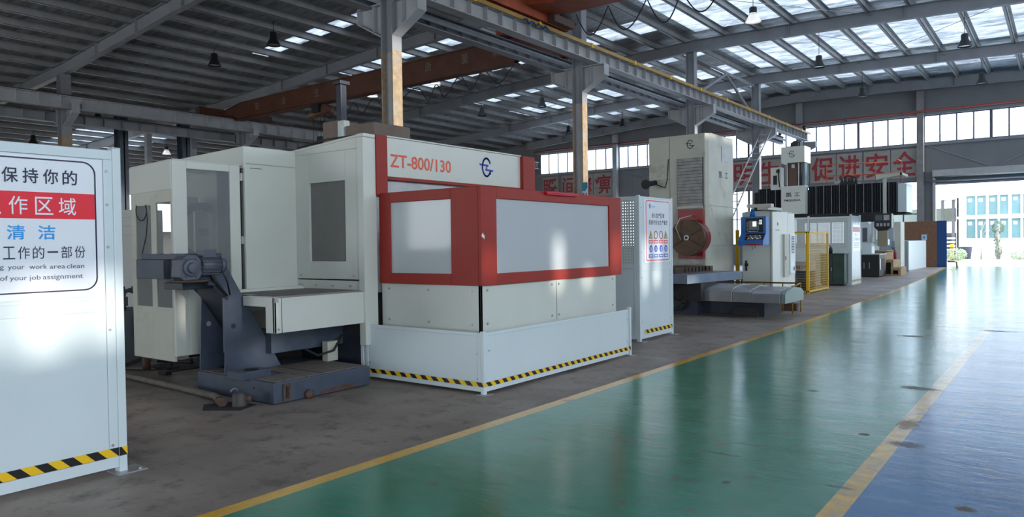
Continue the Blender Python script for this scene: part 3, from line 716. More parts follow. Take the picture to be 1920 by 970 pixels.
# ------------------------------------------------------------------ slogan characters on the far wall
def slog(ch, x0, x1, lbl, z0=5.16, z1=6.58):
    t = Thing('slogan_board', lbl, 'sign', ((x0+x1)/2, YW-.05, z0-.1))
    m = MB(); m.box(x0-.1, x1+.1, YW-.05, YW-.02, z0-.12, z1+.12, board_g); t.part('board', m)
    m = MB(); text(m, ch, 'y', YW-.07, x0, x1, z0, z1, char_red, bold=.016); t.part('character', m)
SL = [('瞬', -32.4, -31.15, 'leftmost red slogan character on the far wall, just right of the machine'), ('间', -30.65, -29.45, 'red box-shaped slogan character left of the second middle column'), ('麻', -29.1, -28.1, 'red slogan character mostly hidden by the second middle column'),
      ('痹', -27.85, -26.5, 'red slogan character right of the second middle column'), ('明', -17.35, -16.05, 'red slogan character beside the boring machine, behind the ladder'), ('生', -15.75, -14.4, 'red slogan character right of the fourth middle column'),
      ('产', -14.0, -12.75, 'red slogan character mostly hidden behind the gantry mill head'), ('促', -12.5, -11.2, 'red slogan character right of the gantry mill head'), ('进', -10.95, -9.75, 'red slogan character, third from the right end of the slogan'),
      ('安', -9.45, -8.25, 'red slogan character, second from the right end of the slogan'), ('全', -8.0, -6.8, 'rightmost red slogan character on the far wall')]
for a in SL: slog(*a)
# ladder on the fourth column
t = Thing('access_ladder', 'slanting grey steel ladder climbing to the runway at the fourth column', 'ladder', (XC+.6, 37, 3.8)); p0, p1 = Vector((XC+.4, 36.3, 0)), Vector((XC+.4, 39.6, 7.5))
p0 = Vector((XC+.4, 33.0, 2.0)); 
for dx in (0, .5):
    m = MB(); m.bar(p0+Vector((dx, 0, 0)), p1+Vector((dx, 0, 0)), .06, .03, steel); t.part('stringer', m)
m = MB()
for i in range(1, 15):
    c = p0.lerp(p1, i/15); m.bar(c, c+Vector((.5, 0, 0)), .04, .04, steel)
t.part('rung', m)
# dark blue posts behind the machines at left
for x, y, l in ((-37.0, 17.6, 'dark blue post rising beside the near sign panel'), (-37.0, 20.8, 'dark blue post behind the glazed machine cabin')):
    t = Thing('dark_post', l, 'post', (x, y, 0)); m = MB(); m.box(x-.3, x+.3, y-.03, y+.03, 0, zb(x), navy); m.box(x-.3, x-.27, y-.2, y+.2, 0, zb(x), navy); m.box(x+.27, x+.3, y-.2, y+.2, 0, zb(x), navy); t.part('shaft', m)
    m = MB(); m.box(x-.4, x+.4, y-.3, y+.3, 0, .04, navy); t.part('base_plate', m)

# ================================================================== NEAR SIGN PANEL
X = -5.28
t = Thing('safety_panel', 'large white safety sign panel on posts at the left edge, with red band lettering', 'sign panel', (X, 1.6, 0))
m = MB(); m.box(X-.03, X, .5, 2.44, .04, 2.235, fence_w)
m.box(X, X+.012, .5, 2.44, 2.17, 2.235, fence_w); m.box(X, X+.012, .5, 2.44, .04, .115, fence_w); m.box(X, X+.012, 2.38, 2.44, .115, 2.17, fence_w); m.box(X, X+.012, .5, .58, .115, 2.17, fence_w)
m.box(X, X+.012, .58, 2.36, 1.13, 1.215, fence_w); t.part('frame', m, bevel=.003)
m = MB(); m.box(X-.001, X+.006, 1.0, 2.378, 1.235, 2.165, fence_w); m.box(X-.001, X+.006, .60, 2.378, .13, 1.115, fence_w); t.part('infill_sheet', m)
m = MB(); m.box(X-.05, X+.02, 2.44, 2.495, 0, 2.25, fence_w); m.box(X-.052, X+.022, 2.438, 2.497, 2.25, 2.258, fence_w); t.part('post', m, bevel=.005)
m = MB(); m.box(X-.05, X+.02, .44, .5, 0, 2.25, fence_w); t.part('post', m, bevel=.005)
m = MB(); m.box(X-.09, X+.09, 2.4, 2.6, 0, .008, steel); m.cyl((X+.06, 2.56, 0), (X+.06, 2.56, .02), .012, steel); t.part('base_plate', m)
m = MB()
for y, z in ((2.40, 2.09), (2.40, 1.86), (2.40, 1.0), (2.40, .2), (2.40, 1.57), (.54, 2.0), (.54, .3)): m.cyl((X+.01, y, z), (X+.016, y, z), .010, steel, n=12)
t.part('screw', m)
m = MB(); m.box(X+.005, X+.010, 1.05, 2.372, 1.24, 2.162, white_s); sg = t.part('sign_sheet', m)
xs_ = X+.0115
m = MB(); rr = .08; ya, yb, za, zc = 1.11, 2.325, 1.285, 2.14
arc = lambda cy_, cz, a0: [(cy_+rr*math.cos(R(a0+i*15)), cz+rr*math.sin(R(a0+i*15))) for i in range(7)]
o_ = arc(yb-rr, zc-rr, 0)+arc(ya+rr, zc-rr, 90)+arc(ya+rr, za+rr, 180)+arc(yb-rr, za+rr, 270)
m.ribbon(o_+[o_[0]], .009, (xs_, 0, 0), (0, 1, 0), (0, 0, 1), .002, ink); t.part('border_line', m, sg)
m = MB(); m.box(X+.009, X+.0112, 1.116, 2.32, 1.757, 1.928, sign_red); t.part('red_band', m, sg)
def row(chars, t_, cent, size, z0, z1, m_, bold, parent=None):
    m = MB()
    for ch, c in zip(chars, cent):
        if ch == '一': text(m, ch, 'x', t_, c-size*.46, c+size*.46, (z0+z1)/2-.006, (z0+z1)/2+.012, m_, bold)
        else: text(m, ch, 'x', t_, c-size/2, c+size/2, z0, z1, m_, bold)
    return m
XT = X+.0125
m = row('随时保持你的', XT, (1.586, 1.703, 1.82, 1.935, 2.052, 2.168), .09, 1.982, 2.078, ink, .012); t.part('sign_lettering', m, sg); m = MB()
for ch_, c_ in zip('保持清洁是你工作的一部份', [1.307+.083*i for i in range(12)]):
    if ch_ == '一': text(m, ch_, 'x', XT, c_-.032, c_+.032, 1.537, 1.547, ink)
    else: text(m, ch_, 'x', XT, c_-.033, c_+.033, 1.5, 1.58, ink, 0)
t.part('sign_lettering', m, sg)
m = row('工作区域', XT, (1.714, 1.862, 2.01, 2.148), .105, 1.783, 1.897, white_s, .004); t.part('band_lettering', m, sg)
m = row('清洁', XT, (1.846, 2.021), .102, 1.623, 1.715, sign_blue, .012); t.part('blue_lettering', m, sg)
def word(m, wtx, y0, y1, base, xh=.020):
    asc = any(c in 'bdfhklitj' or c.isupper() for c in wtx); des = any(c in 'gjpqy' for c in wtx)
    text(m, wtx, 'x', XT, y0, y1, base-(.009 if des else 0), base+(xh*1.5 if asc else xh), ink_g)
m = MB()
for w_, a, b in (('Keeping', 1.60, 1.775), ('your', 1.797, 1.889), ('work', 1.916, 2.018), ('area', 2.033, 2.125), ('clean', 2.135, 2.244)): word(m, w_, a, b, 1.436-(a-1.8)*.012)
for w_, a, b in (('is', 1.585, 1.61), ('part', 1.64, 1.73), ('of', 1.752, 1.795), ('your', 1.806, 1.902), ('job', 1.914, 1.979), ('assignment', 1.992, 2.234)): word(m, w_, a, b, 1.367-(a-1.8)*.012)
t.part('english_lettering', m, sg)
m = MB(); hazard(m, 'x', X+.0125, .5, 2.44, .118, .178, pitch=.155, th=.0012); hazard(m, 'x', X+.0205, 2.44, 2.495, .118, .178, pitch=.155, th=.0012, base=.5)
for v in m.v:
    pass
t.part('hazard_tape', m)

# ================================================================== LOW CORNER GUARD
GX, GY = -4.79, 5.88
t = Thing('corner_guard', 'low pale blue white corner guard with hazard tape round the machine foot', 'guard', (GX, GY, 0))
def guard_panel(ax, tt, u0, u1, z1=.64):
    m = MB(); sg_ = 1 if ax == 'x' else -1
    a, b = tt-sg_*.03, tt
    m.frame(ax, min(a, b), max(a, b), u0, u1, .03, z1, [(u0+.045, u1-.045, .09, z1-.035)], fence_w)
    c, d = tt-sg_*.02, tt-sg_*.006
    m2 = MB()
    if ax == 'x': m2.box(min(c, d), max(c, d), u0+.045, u1-.045, .09, z1-.035, fence_w)
    else: m2.box(u0+.045, u1-.045, min(c, d), max(c, d), .09, z1-.035, fence_w)
    return m, m2
for ax, tt, u0, u1 in (('x', GX, GY+.04, 9.03), ('y', GY, -6.58, GX-.04)):
    a, b = guard_panel(ax, tt, u0, u1); f_ = t.part('guard_frame', a, bevel=.003); t.part('infill_sheet', b, f_)
for (x, y, tp) in ((GX, GY, .655), (GX, 9.06, .665), (-6.61, GY, .665)):
    m = MB(); m.box(x-.045, x+.004, y-.004, y+.045, 0, tp, fence_w); t.part('post', m, bevel=.006)
    m = MB(); m.box(x-.07, x+.05, y-.04, y+.1, 0, .007, steel); t.part('base_plate', m)
m = MB(); hazard(m, 'x', GX+.006, GY, 9.07, .082, .128, pitch=.135, slant=1.0, flip=False, th=.0012)
t.part('hazard_tape', m)
m = MB(); hazard(m, 'y', GY-.006, -6.53, GX, .082, .128, pitch=.16, slant=1.0, th=.0012, out=-1); t.part('hazard_tape', m)
m = MB()
for z in (.16, .42): m.cyl((GX-.09, GY-.001, z), (GX-.09, GY-.006, z), .008, steel, n=10)
for z in (.2, .5): m.cyl((GX+.001, 8.99, z), (GX+.006, 8.99, z), .008, steel, n=10); m.cyl((-6.5, GY-.001, z), (-6.5, GY-.006, z), .008, steel, n=10)
m.cyl((GX+.001, 5.97, .45), (GX+.006, 5.97, .45), .008, steel, n=10)
t.part('screw', m)

# ================================================================== CREAM AND RED MACHINING CENTRE
MX = -6.5
t = Thing('machining_centre', 'big cream machining centre with a red glazed front box in the middle of the picture', 'machine', (-7.5, 7.2, 0))
def pt(nm, m, par=None, bv=.006, lab=None): return t.part(nm, m, par, bv, lab)
# main cabin: side wall with tinted window
YB = 5.85
m = MB(); m.frame('y', YB, YB+.05, -7.79, -6.59, 1.16, 2.70, [(-7.525, -6.855, 1.374, 2.34)], cream)
m.prism([(-7.79, 2.70), (-6.59, 2.70), (-6.59, 2.84), (-7.79, 2.77)], 'y', YB, YB+.05, cream)
m.frame('y', YB+.004, YB+.05, -7.79, -6.59, 1.0, 1.145, [], cream); sw = pt('side_wall', m)
m = MB(); m.box(-7.53, -6.85, YB+.03, YB+.04, 1.37, 2.345, meshp); pt('side_window', m, sw, 0, 'dark tinted side window')
m = MB()
for x in (-7.7, -7.42, -7.1, -6.78): m.cyl((x, YB, 1.08), (x, YB-.012, 1.08), .014, steel, n=10)
for x in (-7.7, -6.72): m.cyl((x, YB, 1.2), (x, YB-.012, 1.2), .012, steel, n=10)
pt('bolt', m, sw, 0)
# corner post
m = MB(); m.box(-6.6, -6.495, YB-.03, 6.02, .4, 2.82, cream); m.box(-6.6, -6.48, YB-.035, 6.0, 2.82, 2.86, cream); pt('corner_post', m)
# body behind, roof
m = MB(); m.box(-9.18, -7.8, 5.16, 9.2, .3, 2.70, cream_d); m.box(-7.8, -6.62, YB+.06, 9.2, .3, 1.0, dark)
m.prism([(-9.18, 2.68), (-7.8, 2.745), (-6.6, 2.83), (-6.6, 2.86), (-7.8, 2.775), (-9.18, 2.71)], 'y', YB-.01, 9.2, cream); m.box(-7.75, -6.62, 9.15, 9.2, .3, 2.8, cream); pt('rear_body', m)
m = MB(); m.frame('x', -7.83, -7.788, 5.13, YB+.02, 1.06, 2.548, [], cream)
m.box(-7.83, -7.787, 5.125, YB+.02, 2.556, 2.76, cream); m.prism([(-9.19, 2.50), (-7.79, 2.50), (-7.79, 2.76), (-9.19, 2.72)], 'y', 5.12, 5.16, cream); fa = pt('front_wall', m)
m = MB(); m.box(-7.787, -7.782, 5.2, 5.36, 2.50, 2.506, black); pt('vent_slot', m, fa, 0)
# banner with model number and emblem
m = MB(); m.box(MX-.03, MX, 6.19, 8.92, 2.385, 2.852, cream); m.box(MX-.04, MX+.015, 6.19, 8.92, 2.852, 2.872, cream); bn = pt('banner_panel', m, lab='pale banner panel with model number')
m = MB(); text(m, 'ZT-800/130', 'x', MX+.004, 6.25, 7.35, 2.50, 2.66, orange_t, bold=.012); pt('model_number', m, bn, 0)
m = MB(); logo(m, 'x', MX+.004, 8.10, 2.635, .125, logo_blue, .026); pt('emblem', m, bn, 0)
m = MB(); m.box(MX-.02, MX+.025, 6.01, 6.19, 2.15, 2.865, red); pt('red_post', m)
m = MB(); m.box(MX-.02, MX+.06, 8.90, 9.2, 1.1, 2.86, red); pt('red_post', m)
m = MB(); m.box(MX-.02, MX+.01, 6.19, 8.9, 2.345, 2.385, red); pt('door_track', m)
m = MB(); m.box(MX-.06, MX-.05, 6.02, 9.1, 1.0, 2.36, sheet_grey); m.box(MX-.05, MX-.046, 7.4, 7.43, 1.0, 2.36, steel); pt('inner_sheet', m)
# red glazed box
RX, RY, RE = -4.95, 6.06, 9.14
m = MB(); m.frame('x', RX-.04, RX, RY, RE, 1.112, 2.176, [(6.335, 8.815, 1.236, 2.052)], red); fp = pt('red_front_frame', m, lab='red front frame')
m = MB(); m.box(RX-.03, RX-.024, 6.33, 8.82, 1.23, 2.06, hazy); pt('front_window', m, fp, 0)
m = MB(); m.frame('y', RY, RY+.04, MX+.0, RX-.04, 1.112, 2.176, [(-6.325, -5.375, 1.237, 2.056)], red); sp_ = pt('red_side_frame', m, lab='red side frame')
m = MB(); m.box(-6.33, -5.37, RY+.024, RY+.03, 1.23, 2.06, hazy); pt('side_pane', m, sp_, 0)
m = MB(); m.frame('y', RE-.04, RE, MX, RX-.04, 1.112, 2.176, [(-6.3, -5.2, 1.25, 2.05)], red); pt('red_end_frame', m)
m = MB(); m.box(RX-.06, RX+.035, 7.27, 7.95, 2.135, 2.165, redhot); m.box(RX-.02, RX+.045, 7.25, 7.97, 2.150, 2.175, redhot); pt('door_handle', m, fp, .008, 'glossy bright red handle')
m = MB(); m.prism([(6.075, 1.665), (6.10, 1.68), (6.10, 1.66), (6.12, 1.65), (6.118, 1.61), (6.09, 1.63), (6.07, 1.64)], 'x', RX, RX+.001, white_s); pt('paint_chip', m, fp, 0)
# cream skirt under the red box
m = MB(); m.box(RX-.07, RX-.04, RY+.03, 9.04, .3, 1.112, cream); m.box(MX, RX-.04, RY+.03, RY+.06, .3, 1.112, cream); m.box(MX, RX-.05, 9.0, 9.03, .3, 1.112, cream)
m.box(RX-.039, RX-.037, 7.55, 7.555, .62, 1.1, dark); sk = pt('skirt_panel', m)
m = MB()
for y, z in ((6.2, 1.06), (6.2, .7), (7.45, 1.06), (7.45, .68), (7.6, 1.06), (7.6, .68), (8.95, 1.06), (8.95, .7)): m.cyl((RX-.04, y, z), (RX-.03, y, z), .014, steel, n=10)
for x, z in ((-6.38, 1.05), (-5.75, 1.05), (-5.12, 1.05), (-6.38, .69), (-5.75, .69), (-5.12, .69)): m.cyl((x, RY+.03, z), (x, RY+.02, z), .014, steel, n=10)
pt('bolt', m, sk, 0)
m = MB(); m.box(-9.1, -5.1, 6.2, 9.0, .02, .3, dark); m.box(-8.6, -6.7, 5.9, 6.2, .02, .55, navy_d); pt('machine_bed', m)
# cantilevered tray box left of the corner post
m = MB(); m.box(-6.56, -6.53, 4.61, YB+.0, .66, 1.035, cream)
m.frame('y', 4.61, 4.64, -7.08, -6.53, .66, 1.035, [(-7.1, -6.68, .6, .93)], cream)
m.box(-7.08, -6.53, 4.64, 4.82, 1.02, 1.035, cream); m.box(-7.75, -6.53, 4.82, YB, 1.02, 1.035, cream); m.box(-7.78, -7.75, 4.84, YB, .8, 1.045, cream); m.box(-6.60, -6.57, 4.64, YB, .66, .72, cream)
m.box(-7.72, -7.66, 4.84, YB+.0, 1.02, 1.07, cream); tr_ = pt('side_tray', m)
m = MB(); m.box(-7.05, -6.62, 4.7, 4.84, 1.035, 1.04, dusty); m.box(-7.6, -6.62, 4.84, YB, 1.035, 1.04, dusty); pt('tray_top', m, tr_, 0, 'dusty walk-on tray top')
m = MB(); m.box(-6.55, -6.522, 4.62, 4.66, .98, 1.04, steel); m.cyl((-6.53, 4.66, .70), (-6.522, 4.66, .70), .012, steel); m.box(-6.529, -6.526, 4.70, 4.704, .66, 1.03, dark); pt('latch', m, tr_, 0)
m = MB(); m.box(-7.6, -7.0, 4.9, 6.1, .38, .6, navy); m.box(-8.2, -7.65, 5.3, 5.8, 0, .4, dark); m.box(-6.95, -6.85, 5.55, 5.7, .22, .45, cream_d); m.tube([(-7.2, 5.3, .45), (-6.9, 5.45, .3), (-6.8, 5.6, .35), (-6.9, 5.8, .5)], .015, rubber); pt('under_frame', m)
# glazed side cabin with the open door leaf
CX, C0, C1 = -7.84, 4.27, 5.1
m = MB(); m.frame('x', CX-.03, CX, C0, C1, .36, 2.53, [(4.435, 4.965, 1.235, 2.445)], cream); dl = pt('cabin_door', m)
m = MB(); m.box(CX-.02, CX-.014, 4.43, 4.97, 1.23, 2.45, clearp); pt('door_pane', m, dl, 0)
m = MB()
for z in (2.35, 1.6): m.box(CX-.01, CX+.012, C1, C1+.03, z, z+.09, steel)
pt('hinge', m, dl, 0)
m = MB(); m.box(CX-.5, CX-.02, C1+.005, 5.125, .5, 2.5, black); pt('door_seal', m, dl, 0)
m = MB(); m.frame('y', C0, C0+.03, -8.78, CX-.031, .3, 2.215, [(-8.68, -8.33, .9, 2.05), (-8.22, -7.90, .9, 2.07)], cream_d)
m.prism([(-8.80, 2.19), (CX-.031, 2.21), (CX-.031, 2.53), (-8.80, 2.50)], 'y', C0-.005, C0+.03, cream)
m.prism([(-8.80, 2.50), (CX, 2.53), (CX, 2.545), (-8.80, 2.515)], 'y', C0, C1+.02, cream)
m.frame('x', -8.78, -8.76, C0+.03, C1, .3, 2.2, [(4.45, 4.95, 1.2, 2.1)], cream_d); cb = pt('cabin_shell', m)
m = MB(); m.box(-8.69, -8.32, C0+.01, C0+.015, .9, 2.06, clearp); m.box(-8.23, -7.89, C0+.01, C0+.015, .9, 2.08, clearp); pt('cabin_pane', m, cb, 0)
m = MB(); m.tube([(-8.5+.12*math.cos(R(a)), C0-.02, 2.0+.12*math.sin(R(a))) for a in range(150, 400, 20)]+[(-8.36, C0-.02, 1.9), (-8.40, C0-.02, 1.7), (-8.5, C0-.02, 1.5), (-8.36, C0-.02, 1.42)], .006, black, n=6); pt('cable', m, cb, 0)
m = MB(); m.box(-8.62, -8.58, 4.95, 5.13, .4, 2.05, sheet_grey); m.lathe([(.27, 0), (.36, 0), (.36, .04), (.27, .04)], (-8.56, 5.36-.35, 1.76), navy, n=32, ax='x'); m.box(-8.53, -8.5, 4.95, 5.08, 1.7, 1.8, navy); pt('tool_disc', m, cb, 0, 'grey disc with dark ring inside the cabin')
# things on the machine roof
m = MB(); m.box(-9.89, -9.52, 8, 8.6, 2.7, 3.62, mat('brown_cover_box', (.17, .13, .10), .6, noise=.15)); t2b = pt('roof_box', m, lab='brown upright box on the roof')
m = MB(); m.box(-9.32, -8.66, 8, 8.8, 2.7, 3.5, mat('brown_cover_box', (.17, .13, .10))); pt('roof_box', m, lab='lower brown box on the roof')
m = MB(); m.box(-9.5, -9.34, 7.98, 8.1, 2.7, 3.6, cream); m.box(-9.40, -9.34, 7.95, 8.0, 2.72, 3.5, fence_w); pt('roof_conduit', m)
m = MB(); m.box(-9.57, -9.45, 8.02, 8.14, 3.6, 4.2, navy_d); m.box(-9.61, -9.41, 7.98, 8.18, 4.2, 4.26, navy_d); pt('hydraulic_cylinder', m, lab='dark square mast on the roof')
m = MB(); m.tube([(-6.65, 5.9, 2.86), (-7.2, 5.88, 2.86), (-7.75, 5.86, 2.80)], .012, black); m.box(-6.85, -6.6, 5.95, 6.2, 2.86, 2.885, cream); m.tube([(-6.8, 6.5, 2.88), (-6.6, 7.5, 2.88), (-6.6, 8.9, 2.88)], .008, black); pt('roof_cable', m)

# ================================================================== CHIP CONVEYOR
t = Thing('chip_conveyor', 'dark slate blue chip conveyor with leaning tower, motor and low dusty base', 'conveyor', (-6.9, 5.0, 0))
m = MB(); m.box(-7.59, -6.22, 4.37, 5.62, .01, .215, navy)
m.box(-7.55, -6.26, 4.40, 4.43, 0, .02, rust); bs = t.part('base', m, bevel=.006)
m = MB(); m.box(-7.08, -6.26, 4.80, 5.6, .216, .222, dusty); m.box(-6.62, -6.26, 4.42, 4.78, .216, .222, dusty); m.box(-7.56, -7.08, 4.40, 4.60, .216, .222, dusty); m.box(-7.05, -6.27, 5.0, 5.01, .222, .225, dark)
t.part('tread_plate', m, bs, label='dusty tread plate')
m = MB(); m.box(-6.215, -6.205, 4.47, 4.56, .03, .19, rust); m.box(-6.205, -6.195, 4.50, 4.53, .05, .17, dark); t.part('hinge_plate', m, bs); m = MB(); m.lathe([(0, 0), (.05, 0), (.05, .03), (.02, .05), (0, .05)], (-6.22, 4.78, .045), rust, ax='x', n=14); t.part('drain_plug', m, bs); m = MB()
m.cyl((-6.55, 4.372, .14), (-6.55, 4.365, .14), .012, black); m.prism([(4.9, .02), (5.4, .02), (5.4, .06), (5.2, .07), (4.95, .05)], 'x', -6.219, -6.2185, rust); t.part('base_fitting', m, bs)
m = MB(); m.box(-6.93, -6.67, 4.31, 4.66, .2, .285, navy); bx = t.part('pump_box', m, bevel=.005)
m = MB(); m.lathe([(0, 0), (.07, 0)], (-6.79, 4.5, .2875), black); m.lathe([(.07, 0), (.078, .003)], (-6.79, 4.5, .287), rust); t.part('filler_hole', m, bx)
prof = [(4.40, .215), (5.10, .215), (4.37, 1.49), (4.25, 1.49), (4.25, 1.20), (4.43, 1.02)]
holes_ = []
for x0, x1, l in ((-7.125, -7.11, 'side_plate'), (-7.60, -7.585, 'side_plate')):
    m = MB(); m.prism(prof, 'x', x0, x1, navy); sp1 = t.part(l, m, bevel=.002)
    m = MB(); m.cyl((x0-.002, 4.51, .72), (x1+.002, 4.51, .72), .028, black if x0 > -7.3 else sheet_grey); t.part('plate_hole', m, sp1)
m = MB(); m.prism([(4.60, .215), (5.06, .215), (4.35, 1.47), (4.28, 1.47), (4.3, 1.2), (4.9, .3)], 'x', -7.585, -7.125, navy_d); t.part('trough', m)
m = MB(); m.box(-7.118, -7.095, 4.39, 4.46, .45, 1.03, navy); m.prism([(4.43, 1.0), (4.45, 1.03), (4.22, 1.36), (4.19, 1.34)], 'x', -7.13, -7.08, navy_d); t.part('edge_flange', m, bevel=.003)
# head with gearbox, chute and motor
m = MB(); m.box(-8.10, -7.50, 3.98, 4.25, 1.235, 1.44, navy); m.box(-8.02, -7.15, 4.0, 4.42, 1.44, 1.50, navy); m.box(-7.56, -7.12, 4.03, 4.40, 1.20, 1.44, navy); m.box(-7.56, -7.2, 4.0, 4.35, 1.13, 1.2, navy_d); hd_ = t.part('discharge_head', m, bevel=.006)
m = MB(); m.box(-7.52, -7.50, 3.975, 3.985, 1.24, 1.43, black); t.part('chute_gap', m, hd_)
m = MB(); m.box(-7.33, -7.22, 3.99, 4.03, 1.33, 1.42, steel); m.box(-7.32, -7.23, 3.985, 3.99, 1.34, 1.41, dark); t.part('rating_plate', m, hd_)
GXX = -6.98
m = MB(); m.prism([(3.86, 1.27), (3.88, 1.44), (3.93, 1.485), (4.03, 1.49), (4.08, 1.44), (4.09, 1.30), (4.05, 1.24), (3.9, 1.235)], 'x', -7.16, GXX, MOTOR)
m.lathe([(0, .05), (.05, .05), (.055, .02), (.085, .02), (.09, 0)], (GXX, 3.975, 1.36), MOTOR, ax='x', n=24)
for a in range(0, 360, 60): m.cyl((GXX, 3.975+.1*math.cos(R(a)), 1.36+.1*math.sin(R(a))), (GXX+.012, 3.975+.1*math.cos(R(a)), 1.36+.1*math.sin(R(a))), .012, MOTOR, n=8)
m.box(-7.2, GXX+.01, 3.86, 4.15, 1.215, 1.235, rust); t.part('gearbox', m, bevel=.004)
m = MB(); m.cyl((-7.03, 4.09, 1.38), (-7.03, 4.30, 1.38), .085, MOTOR, n=24); m.cyl((-7.03, 4.30, 1.38), (-7.03, 4.36, 1.38), .095, MOTOR, n=24, r2=.07)
for i in range(16):
    a = 2*math.pi*i/16; c, s_ = math.cos(a), math.sin(a); m.bar((-7.03+.092*c, 4.10, 1.38+.092*s_), (-7.03+.092*c, 4.29, 1.38+.092*s_), .02, .006, MOTOR, up=(-s_, 0, c))
m.box(-7.09, -6.97, 4.10, 4.24, 1.46, 1.54, MOTOR); t.part('motor', m)
m = MB(); m.tube([(-7.0, 4.2, 1.3), (-7.03, 4.25, 1.22), (-7.06, 4.33, 1.15), (-7.07, 4.42, 1.05)], .012, black); m.tube([(-6.97, 4.3, 1.33), (-6.98, 4.37, 1.2), (-7.05, 4.44, 1.06)], .009, black)
m.box(-7.11, -7.05, 4.2, 4.3, 1.17, 1.22, navy_d); t.part('motor_cable', m)

# ------------------------------------------------------------------ clutter on the floor at left
m = MB(); m.tube([(-9.9, 4.35, .05), (-9.06, 4.28, .045), (-6.95, 4.18, .045), (-6.62, 4.06, .04)], .035, mat('grimy_pipe', (.13, .11, .09), .6, noise=.3, nscale=10), n=12); m.cyl((-6.72, 4.09, .04), (-6.60, 4.05, .04), .045, rust, n=12)
solo('floor_pipe', m, 'grimy pipe lying on the floor towards the conveyor base', 'pipe')
t = Thing('floor_pump', 'small round dark pump pot with wire handle beside the conveyor corner', 'pump', (-6.48, 4.12, 0))
m = MB(); m.lathe([(.001, 0), (.075, 0), (.07, .02), (.065, .12), (.05, .14), (.001, .145)], (-6.48, 4.16, 0), mat('grimy_pot', (.07, .06, .055), .6, noise=.2)); m.cyl((-6.45, 4.2, .08), (-6.40, 4.24, .07), .03, rust); t.part('body', m)
m = MB(); m.tube([(-6.52+.0*i, 4.13+.04*math.cos(R(i*25)), .14+.035*math.sin(R(i*25))) for i in range(8)], .004, steel, n=6); t.part('wire_handle', m)
m = MB(); m.prism([(-6.85, 4.0), (-6.6, 3.84), (-6.3, 4.05), (-6.4, 4.3), (-6.7, 4.25)], 'z', .0, .004, dark); solo('floor_pit', m, 'dark recess in the concrete at the end of the floor pipe', 'pit')
t = Thing('hydraulic_tank', 'dark blue hydraulic tank with sight gauge partly behind the sign panel', 'tank', (-10.2, 4.8, 0))
m = MB(); m.prism([(-10.25, 4.45), (-9.85, 4.62), (-10.4, 5.25), (-10.85, 5.0)], 'z', .05, .74, navy_d); m.prism([(-10.25, 4.45), (-9.85, 4.62), (-10.4, 5.25), (-10.85, 5.0)], 'z', .0, .05, dark); t.part('tank_body', m, bevel=.006)
m = MB(); p = Vector((-10.16, 4.99, .35)); m.bar(p+Vector((.012, .012, 0)), p+Vector((.012, .012, .34)), .03, .02, black, up=(-.75, .66, 0)); m.tube([p+Vector((.03, .03, .05)), p+Vector((.03, .03, .29))], .008, mat('gauge_glass', (.4, .28, .1), .3)); t.part('sight_gauge', m)
m = MB(); m.cyl((-10.25, 4.72, .76), (-10.25, 4.72, .98), .09, MOTOR); m.box(-10.2, -10.05, 4.70, 4.82, .8, .92, MOTOR); t.part('pump_motor', m)
m = MB(); m.tube([(-10.25, 4.86, .74), (-10.25, 4.86, .94), (-10.25, 4.88, .98), (-10.26, 4.95, 1.0), (-10.27, 5.05, 1.0), (-10.27, 5.1, .96), (-10.27, 5.12, .8), (-10.27, 5.12, .74)], .028, MOTOR, n=10); m.cyl((-10.25, 4.86, .82), (-10.25, 4.86, .86), .045, MOTOR); m.cyl((-10.265, 4.98, .96), (-10.27, 5.02, 1.03), .04, MOTOR); m.tube([(-10.2, 4.7, .98), (-10.22, 4.78, 1.06), (-10.25, 4.86, 1.04), (-10.25, 4.88, .95)], .02, MOTOR); t.part('pipework', m)
m = MB(); m.box(-13.8, -12.28, 6, 6.5, 0, 2.21, mat('white_louvre_cabinet', (.46, .46, .44), .5))
for i in range(14): m.box(-13.8, -12.27, 5.985, 6.0, .2+i*.145, .2+i*.145+.125, mat('white_louvre_cabinet', (.46, .46, .44)))
solo('louvred_cabinet', m, 'pale grey cabinet with wide horizontal louvres just right of the sign panel', 'cabinet')
m = MB(); m.prism([(-9.7, 4.9), (-9.0, 4.8), (-9.0, 5.8), (-9.9, 5.8)], 'z', 0, .012, dark); solo('oil_mat', m, 'dark oily mat on the floor between tank and machine cabin', 'mat')
for i, (pts, mt_, l) in enumerate((([(-9.75, 5.05, .05), (-9.6, 5.15, .05), (-9.4, 5.2, .05), (-9.25, 5.25, .05), (-9.22, 5.22, .1)], rubber, 'black hose lying behind the hydraulic tank'), ([(-9.75, 5.5, .06), (-9.6, 5.6, .08), (-9.3, 5.5, .06), (-9.2, 5.45, .06)], rubber, 'black hose curling towards the glazed cabin'),
        ([(-10.1, 5.3, .2), (-9.5, 5.4, .22), (-9.1, 5.4, .18), (-8.9, 5.4, .05)], mat('red_hose', (.35, .03, .02), .5), 'thin red hose behind the hydraulic tank'), ([(-9.75, 4.45, .6), (-9.7, 4.5, .3), (-9.6, 4.55, .02), (-9.3, 4.7, .02), (-9.1, 4.9, .02), (-9.3, 5.0, .02), (-9.6, 4.85, .02)], rubber, 'thin dark cable hanging in front of the hydraulic tank'))):
    m = MB(); m.tube(pts, .022 if i < 2 else .009, mt_, n=8); solo('hose', m, l, 'hose')
m = MB(); m.lathe([(.001, 0), (.05, 0), (.045, .1), (.06, .13), (.04, .2), (.001, .22)], (-9.45, 4.75, 0), rust); m.tube([(-9.5, 4.73, .21), (-9.35, 4.78, .2)], .02, rust); solo('valve_block', m, 'small rusty valve standing in front of the hydraulic tank', 'valve', bevel=0)
m = MB(); m.box(-9.0, -8.82, 4.66, 4.74, 0, .05, black); solo('oil_tray', m, 'small black block on the floor before the glazed cabin', 'block', bevel=.005)
